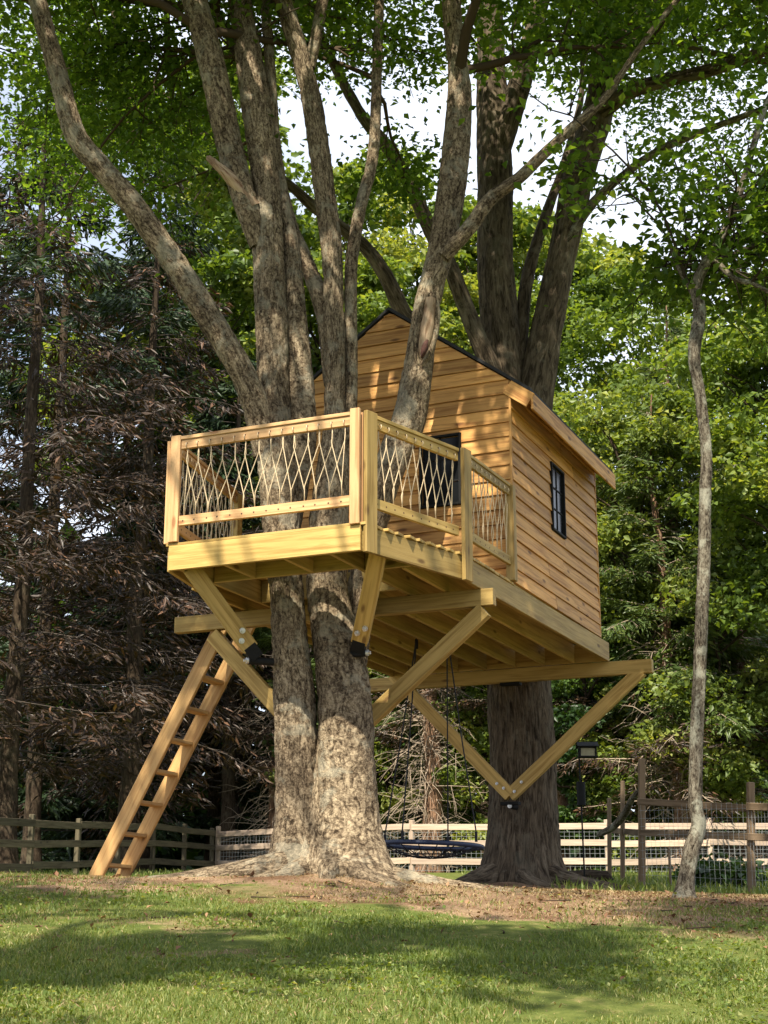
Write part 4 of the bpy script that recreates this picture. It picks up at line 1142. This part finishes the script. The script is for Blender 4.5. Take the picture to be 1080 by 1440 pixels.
def broadleaf(x, y, h, rx, mat, n, size, label, z0=2.5, clumps=46, cr=.75, r=.16, bark_m='bark_dark', group='leafy trees beyond the fence', name='broadleaf_tree', cat='tree', lean=(0, 0)):
    T = empty(name, (x, y, gz(x, y)), label, cat, group)
    P = simple_trunk(x, y, h * .8, r, M[bark_m], T, lean)
    zb = gz(x, y); mb = MB(); cs = []
    for k in range(clumps):
        d = rand_dirs(1)[0]; rr_ = RNG.uniform(.35, 1.0) ** .6
        zc = (z0 + h) / 2; c = np.array([x + lean[0] * .6 + d[0] * rx * rr_, y + d[1] * rx * rr_, zb + zc + d[2] * (h - z0) / 2 * rr_]); cs.append(c)
        s = polyline_at(P, min(.97, max(.12, (c[2] - zb) / h * 1.05)))[:3]
        mid = (s + c) / 2 + RNG.normal(0, .2, 3); mb.tube([s, mid, c, c + (c - mid) * .3 + RNG.normal(0, .1, 3)], [.04, .025, .012, .004], 4, False)
    mb.build('branches', M[bark_m], T)['kind'] = 'stuff'
    cs = np.array(cs); k = n // clumps
    out = []
    for c in cs:
        rr_ = cr * RNG.uniform(.6, 1.3)
        g = RNG.normal(0, 1, (k, 3)); g /= np.maximum(1, np.linalg.norm(g, axis=1) / 1.8)[:, None]
        C = c + g * np.array([rr_, rr_, rr_ * .5]) * .62
        if y < 12: C = C[open_to_sun(C)]
        out.append(leaf_cloud(C, size, var=RNG.beta(2.2, 2.4), flat=.55))
    crown_object('crown', out, M[mat], T)
    return T
conifer(-8.3, 34.5, 21, 'dark spruce with bare brown branches at the left edge of the photo', 130, 4.3, .82, 33000, z0=2.6, size=0.32)
conifer(-6.3, 38.0, 20, 'dark spruce with rusty dead boughs, second from the left edge', 130, 4.2, .78, 33000, z0=2.6, size=0.32)
conifer(-9.4, 42.0, 25, 'tall dark spruce behind the two nearest ones at the left', 90, 4.2, .5, 20000, z0=2.6, size=0.37)
conifer(-4.6, 46.5, 17, 'dark spruce behind the foot of the ladder', 100, 3.6, .45, 22000, z0=2.6, size=0.34)
conifer(-7.4, 46.0, 22, 'dark spruce filling the gap between the left spruces, far back', 100, 4.2, .55, 20000, z0=2.6, size=0.39)
conifer(-10.2, 30.5, 18, 'dark spruce whose brown boughs reach in from beyond the left edge', 90, 4.2, .85, 20000, z0=2.6, size=0.32)
conifer(-8.6, 50.0, 20, 'dense dark spruce far behind the left fence', 90, 4.2, .0, 15000, size=.5, z0=.6)
conifer(-5.6, 51.0, 19, 'dense dark spruce far behind, above the fence corner', 90, 4.2, .0, 15000, size=.5, z0=.6)
conifer(-13.2, 50.0, 25, 'dense dark spruce far back at the very left edge', 90, 4.6, .0, 14000, size=.55, z0=.6)
ck = dict(mats=('cedar_green', 'needle_brown'), bark_m='bark_red', group='red cedars behind the back fence', name='cedar_tree', size=.24, droop=.15)
conifer(-3.2, 46.0, 15, 'reddish cedar trunk showing between the ladder and the twin trunk', 60, 2.6, .18, 22000, .24, 3.0, dead_twigs=260, **ck)
conifer(-1.0, 48.0, 16, 'cedar seen just left of the twin trunk, far behind', 50, 2.6, .1, 18000, .22, 4.0, dead_twigs=200, **ck)
conifer(1.25, 43.0, 15, 'pale peeling cedar trunk behind the saucer swing', 60, 2.6, .15, 22000, .27, 3.4, dead_twigs=320, **ck)
conifer(4.75, 42.5, 14, 'slim cedar with two bare stems beside the bird feeder', 60, 2.4, .15, 20000, .20, 3.6, dead_twigs=150, **ck)
conifer(7.9, 41.0, 16, 'cedar trunk rising behind the slim lichen-spotted tree', 70, 2.8, .15, 20000, .24, 3.2, dead_twigs=240, **ck)
conifer(9.3, 40.0, 15, 'cedar trunk near the right edge behind the garden enclosure', 70, 2.8, .15, 20000, .24, 3.2, dead_twigs=240, **ck)
broadleaf(-7.5, 50, 31, 4.8, 'leaf_bg', 28000, .28, 'tall green maple behind the dark spruces at upper left', 7, 60, 1.2)
broadleaf(-2.2, 54, 27, 4.8, 'leaf_bg', 36000, .27, 'green maple seen between the limbs of the twin-trunked tree', 5, 60, 1.2)
broadleaf(3.6, 56, 27, 4.6, 'leaf_bg', 34000, .27, 'green maple far behind the cabin roof', 4, 60, 1.2)
broadleaf(9.5, 52, 23, 4.2, 'leaf_bg', 26000, .27, 'green maple behind the furrowed tree on the right', 4, 60, 1.2)
broadleaf(-5.2, 56, 33, 4.6, 'leaf_bg', 24000, .32, 'tall maple crown showing beside the left-leaning limb', 9, 60, 1.3)
broadleaf(1.4, 60, 32, 4.6, 'leaf_bg', 24000, .32, 'tall maple crown showing between the upright limbs above the roof', 9, 60, 1.3)
broadleaf(6.2, 60, 32, 4.4, 'leaf_bg', 20000, .32, 'tall maple crown showing between the two furrowed stems', 8, 56, 1.3)
conifer(7.3, 38.6, 12.5, 'light green cedar with pale dead twigs right of the cabin', 80, 2.8, .22, 20000, .2, 1.6, dead_twigs=200, **ck)
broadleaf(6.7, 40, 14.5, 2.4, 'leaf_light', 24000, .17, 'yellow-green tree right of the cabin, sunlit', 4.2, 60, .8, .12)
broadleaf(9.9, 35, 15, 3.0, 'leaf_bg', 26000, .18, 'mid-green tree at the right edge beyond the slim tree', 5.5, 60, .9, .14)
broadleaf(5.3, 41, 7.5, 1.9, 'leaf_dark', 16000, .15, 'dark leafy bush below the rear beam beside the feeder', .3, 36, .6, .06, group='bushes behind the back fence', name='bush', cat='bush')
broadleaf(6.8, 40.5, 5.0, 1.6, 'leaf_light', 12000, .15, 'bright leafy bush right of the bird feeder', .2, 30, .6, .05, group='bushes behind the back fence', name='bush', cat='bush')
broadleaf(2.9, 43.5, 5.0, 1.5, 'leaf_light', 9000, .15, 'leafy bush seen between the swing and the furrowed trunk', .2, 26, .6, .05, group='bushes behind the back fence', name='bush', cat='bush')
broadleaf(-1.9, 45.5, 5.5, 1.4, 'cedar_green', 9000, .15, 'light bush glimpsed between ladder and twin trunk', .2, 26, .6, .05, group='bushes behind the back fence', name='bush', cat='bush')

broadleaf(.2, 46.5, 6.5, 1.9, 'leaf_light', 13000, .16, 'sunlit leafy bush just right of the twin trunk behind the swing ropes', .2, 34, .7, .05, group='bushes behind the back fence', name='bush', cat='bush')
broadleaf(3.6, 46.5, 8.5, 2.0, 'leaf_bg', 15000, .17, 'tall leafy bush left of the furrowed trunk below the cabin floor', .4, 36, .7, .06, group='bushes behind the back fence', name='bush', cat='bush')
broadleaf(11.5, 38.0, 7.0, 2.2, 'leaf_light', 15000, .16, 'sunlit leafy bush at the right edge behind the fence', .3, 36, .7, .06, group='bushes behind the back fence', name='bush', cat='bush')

broadleaf(8.4, 38.3, 8.5, 1.9, 'leaf_light', 14000, .16, 'airy light green bush behind the garden enclosure and slim tree', 1.2, 36, .7, .06, group='bushes behind the back fence', name='bush', cat='bush')

# unseen tree put beside the viewpoint, its boughs placed to shade the near lawn
LT = empty('unseen_shade_tree', (-6.8, .4, gz(-6.8, .4)), 'unseen leafy tree added beside the viewpoint, its boughs shading the near lawn', 'tree')
LP = simple_trunk(-6.8, .4, 10.5, .22, M['bark_dark'], LT, (3.2, .6))
limbsLT = [np.array([[*LP[-1, :3], .1], [-2.5, 1.2, 9.6, .07], [-.6, 1.5, 9.4, .04]]), np.array([[*LP[-2, :3], .1], [-3.4, 1.6, 8.6, .06], [-1.8, 2.2, 9.0, .03]]), np.array([[*LP[-1, :3], .1], [-4.0, 2.2, 10.0, .06], [-3.2, 2.8, 10.2, .03]])]
for P in limbsLT: bark_tube(P, 'limb', M['bark_dark'], LT, seg=14, step=.2, amp=.01)
shade_boughs(LT, limbsLT, M['bark_dark'], M['leaf'], 34, ((-7.0, -1.2), (7.3, 9.9), (8.5, 10.8)), 430, .62, .13)

# far wood closing the view: one mass
n = 30000
C = np.stack([RNG.uniform(-34, 34, n), RNG.uniform(60, 74, n), RNG.uniform(0, 1, n) ** 1.6 * 13], 1)
C[:, 2] = ground_z(C[:, 0], C[:, 1]) + C[:, 2] * (1 + .25 * fbm(np.stack([C[:, 0] * .25, C[:, 1] * .1, C[:, 0] * 0], -1), 2))
o = crown_object('distant_woodland', [leaf_cloud(C, .98, flat=.2)], M['leaf_dark'], None, 'stuff'); o['label'] = 'dark far wood closing the view behind the trees'

# ================================================================== GRASS, STRAW, FALLEN LEAVES
def blades(C, h, w, lean, var, mat, name, label):
    n = len(C); a = RNG.uniform(0, 2 * math.pi, n); b = RNG.uniform(0, 2 * math.pi, n)
    S = np.stack([np.cos(a), np.sin(a), 0 * a], 1) * w[:, None] * .5
    Ld = np.stack([np.cos(b), np.sin(b), 0 * b], 1) * (lean * h)[:, None]
    up = np.stack([0 * a, 0 * a, h], 1)
    mid = C + up * .55 + Ld * .3; tip = C + up * np.sqrt(np.maximum(.05, 1 - .5 * lean ** 2))[:, None] + Ld
    V = np.stack([C - S, C + S, mid - S * .8, mid + S * .8, tip], 1).reshape(-1, 3)
    i = np.arange(n)[:, None] * 5
    Fc = np.concatenate([i + np.array([[0, 1, 3]]), i + np.array([[0, 3, 2]]), i + np.array([[2, 3, 4]])], 1).reshape(-1, 3)
    o = mesh_object(name, V, Fc, mat, attrs={'var': ('FLOAT', np.repeat(var, 5))}); o['kind'] = 'stuff'; o['label'] = label
    return o
def scatter(n, y0, y1, half=.275, pad=.3):
    y = y0 + (y1 - y0) * RNG.uniform(0, 1, n); x = RNG.uniform(-1, 1, n) * (half * y + pad); return x, y
def patch(x, y, s, k=0): return fbm(np.stack([x * s, y * s, x * 0 + k], -1), 3)
x, y = scatter(300000, 6.5, 14.5)
keep = RNG.uniform(0, 1, len(x)) < np.clip(1.0 - bareness(x, y) * 1.08, .04, 1) * np.clip(.70 + patch(x, y, 1.5) * 1.0 + patch(x, y, 5, 2) * .5, .10, 1)
x, y = x[keep], y[keep]
tuft = patch(x, y, 2.3, 7)
hgt = np.clip(.032 + .032 * tuft, .013, .085) * RNG.uniform(.6, 1.35, len(x))
blades(np.stack([x, y, surf_z(x, y) - .004], 1), hgt, RNG.uniform(.0035, .0075, len(x)), RNG.uniform(.1, 1.3, len(x)), np.clip(RNG.beta(2, 2.6, len(x)) + patch(x, y, .8, 3) * .3, 0, 1), M['grass'], 'grass', 'short green lawn grass in the foreground')
x, y = scatter(18000, 16, 40); k_ = (x > 1.8) | (x < -3.2); x, y = x[k_], y[k_]
blades(np.stack([x, y, surf_z(x, y) - .004], 1), RNG.uniform(.06, .14, len(x)), RNG.uniform(.012, .03, len(x)), RNG.uniform(.1, .9, len(x)), RNG.beta(2, 2.2, len(x)), M['grass'], 'grass', 'green grass beyond the trees towards the fences')
x, y = scatter(90000, 6.6, 17.5); k_ = RNG.uniform(0, 1, len(x)) < (.22 + bareness(x, y) * .6) * np.clip(.6 + patch(x, y, 1.2, 21) * 1.3, .1, 1); x, y = x[k_], y[k_]
blades(np.stack([x, y, surf_z(x, y) + .004], 1), RNG.uniform(.010, .042, len(x)), RNG.uniform(.003, .008, len(x)), RNG.uniform(.9, 2.6, len(x)), RNG.beta(2, 2, len(x)), M['straw'], 'dry_grass', 'dry straw and thin dead grass on the worn soil')
x, y = scatter(4200, 8, 19); k_ = RNG.uniform(0, 1, len(x)) < .10 + bareness(x, y) * .8; x, y = x[k_], y[k_]
v, f, a = leaf_cloud(np.stack([x, y, surf_z(x, y) + .008], 1), .042, flat=.85, hang=-.05)
o = crown_object('leaf_litter', [(v, f, a)], M['litter'], None, 'stuff'); o['label'] = 'brown fallen leaves and chips scattered under the trees'
x, y = scatter(16000, 6.6, 12.5); k_ = (patch(x, y, 1.1, 11) > .05) & (RNG.uniform(0, 1, len(x)) > bareness(x, y)); x, y = x[k_], y[k_]
v, f, a = leaf_cloud(np.stack([x, y, surf_z(x, y) + RNG.uniform(.01, .04, len(x))], 1), .024, flat=.7, hang=0, aspect=.9)
o = crown_object('clover', [(v, f, a)], M['grass'], None, 'stuff'); o['label'] = 'low clover and weeds among the lawn grass'
m = MB()
for k in range(70):
    y = RNG.uniform(9.5, 17.5); x = RNG.uniform(-.26, .26) * y; a = RNG.uniform(0, 6.28); l = RNG.uniform(.06, .32)
    if RNG.uniform() > .2 + bareness(x, y): continue
    pts = [np.array([x + math.cos(a) * l * t + RNG.normal(0, .012), y + math.sin(a) * l * t + RNG.normal(0, .012), 0]) for t in (0, .35, .7, 1)]
    for p in pts: p[2] = gz(p[0], p[1]) + .018
    m.tube(pts, np.linspace(.006, .002, 4), 5, False)
o = m.build('fallen_twigs', M['bark_dark']); o['kind'] = 'stuff'; o['label'] = 'small fallen twigs strewn over the worn soil'
# leafy garden plants inside the enclosure
for k, (px, Yp, s) in enumerate(((1000, 20.5, .34), (1035, 19.8, .38), (985, 22, .28))):
    c = at_y(px, 1240, Yp); c[2] = gz(*c[:2])
    G = empty('garden_plant', tuple(c), ('low leafy garden plant behind the slim tree trunk', 'low dark leafy garden plant nearest the right enclosure post', 'small garden plant farthest back beside the slim tree')[k], 'plant', 'plants in the garden bed')
    m = MB()
    for j in range(9):
        a = RNG.uniform(0, 6.28); m.tube([c, c + np.array([math.cos(a) * s * .3, math.sin(a) * s * .3, s * .5]), c + np.array([math.cos(a) * s * .7, math.sin(a) * s * .7, s * .7])], .006, 3, False)
    m.build('stems', M['twig_dark'], G)
    Cc = c + RNG.normal(0, 1, (260, 3)) * np.array([s * .5, s * .4, s * .25]) + Z3 * s * .5
    crown_object('foliage', [leaf_cloud(Cc, .11, aspect=.8)], M['leaf_dark'], G)
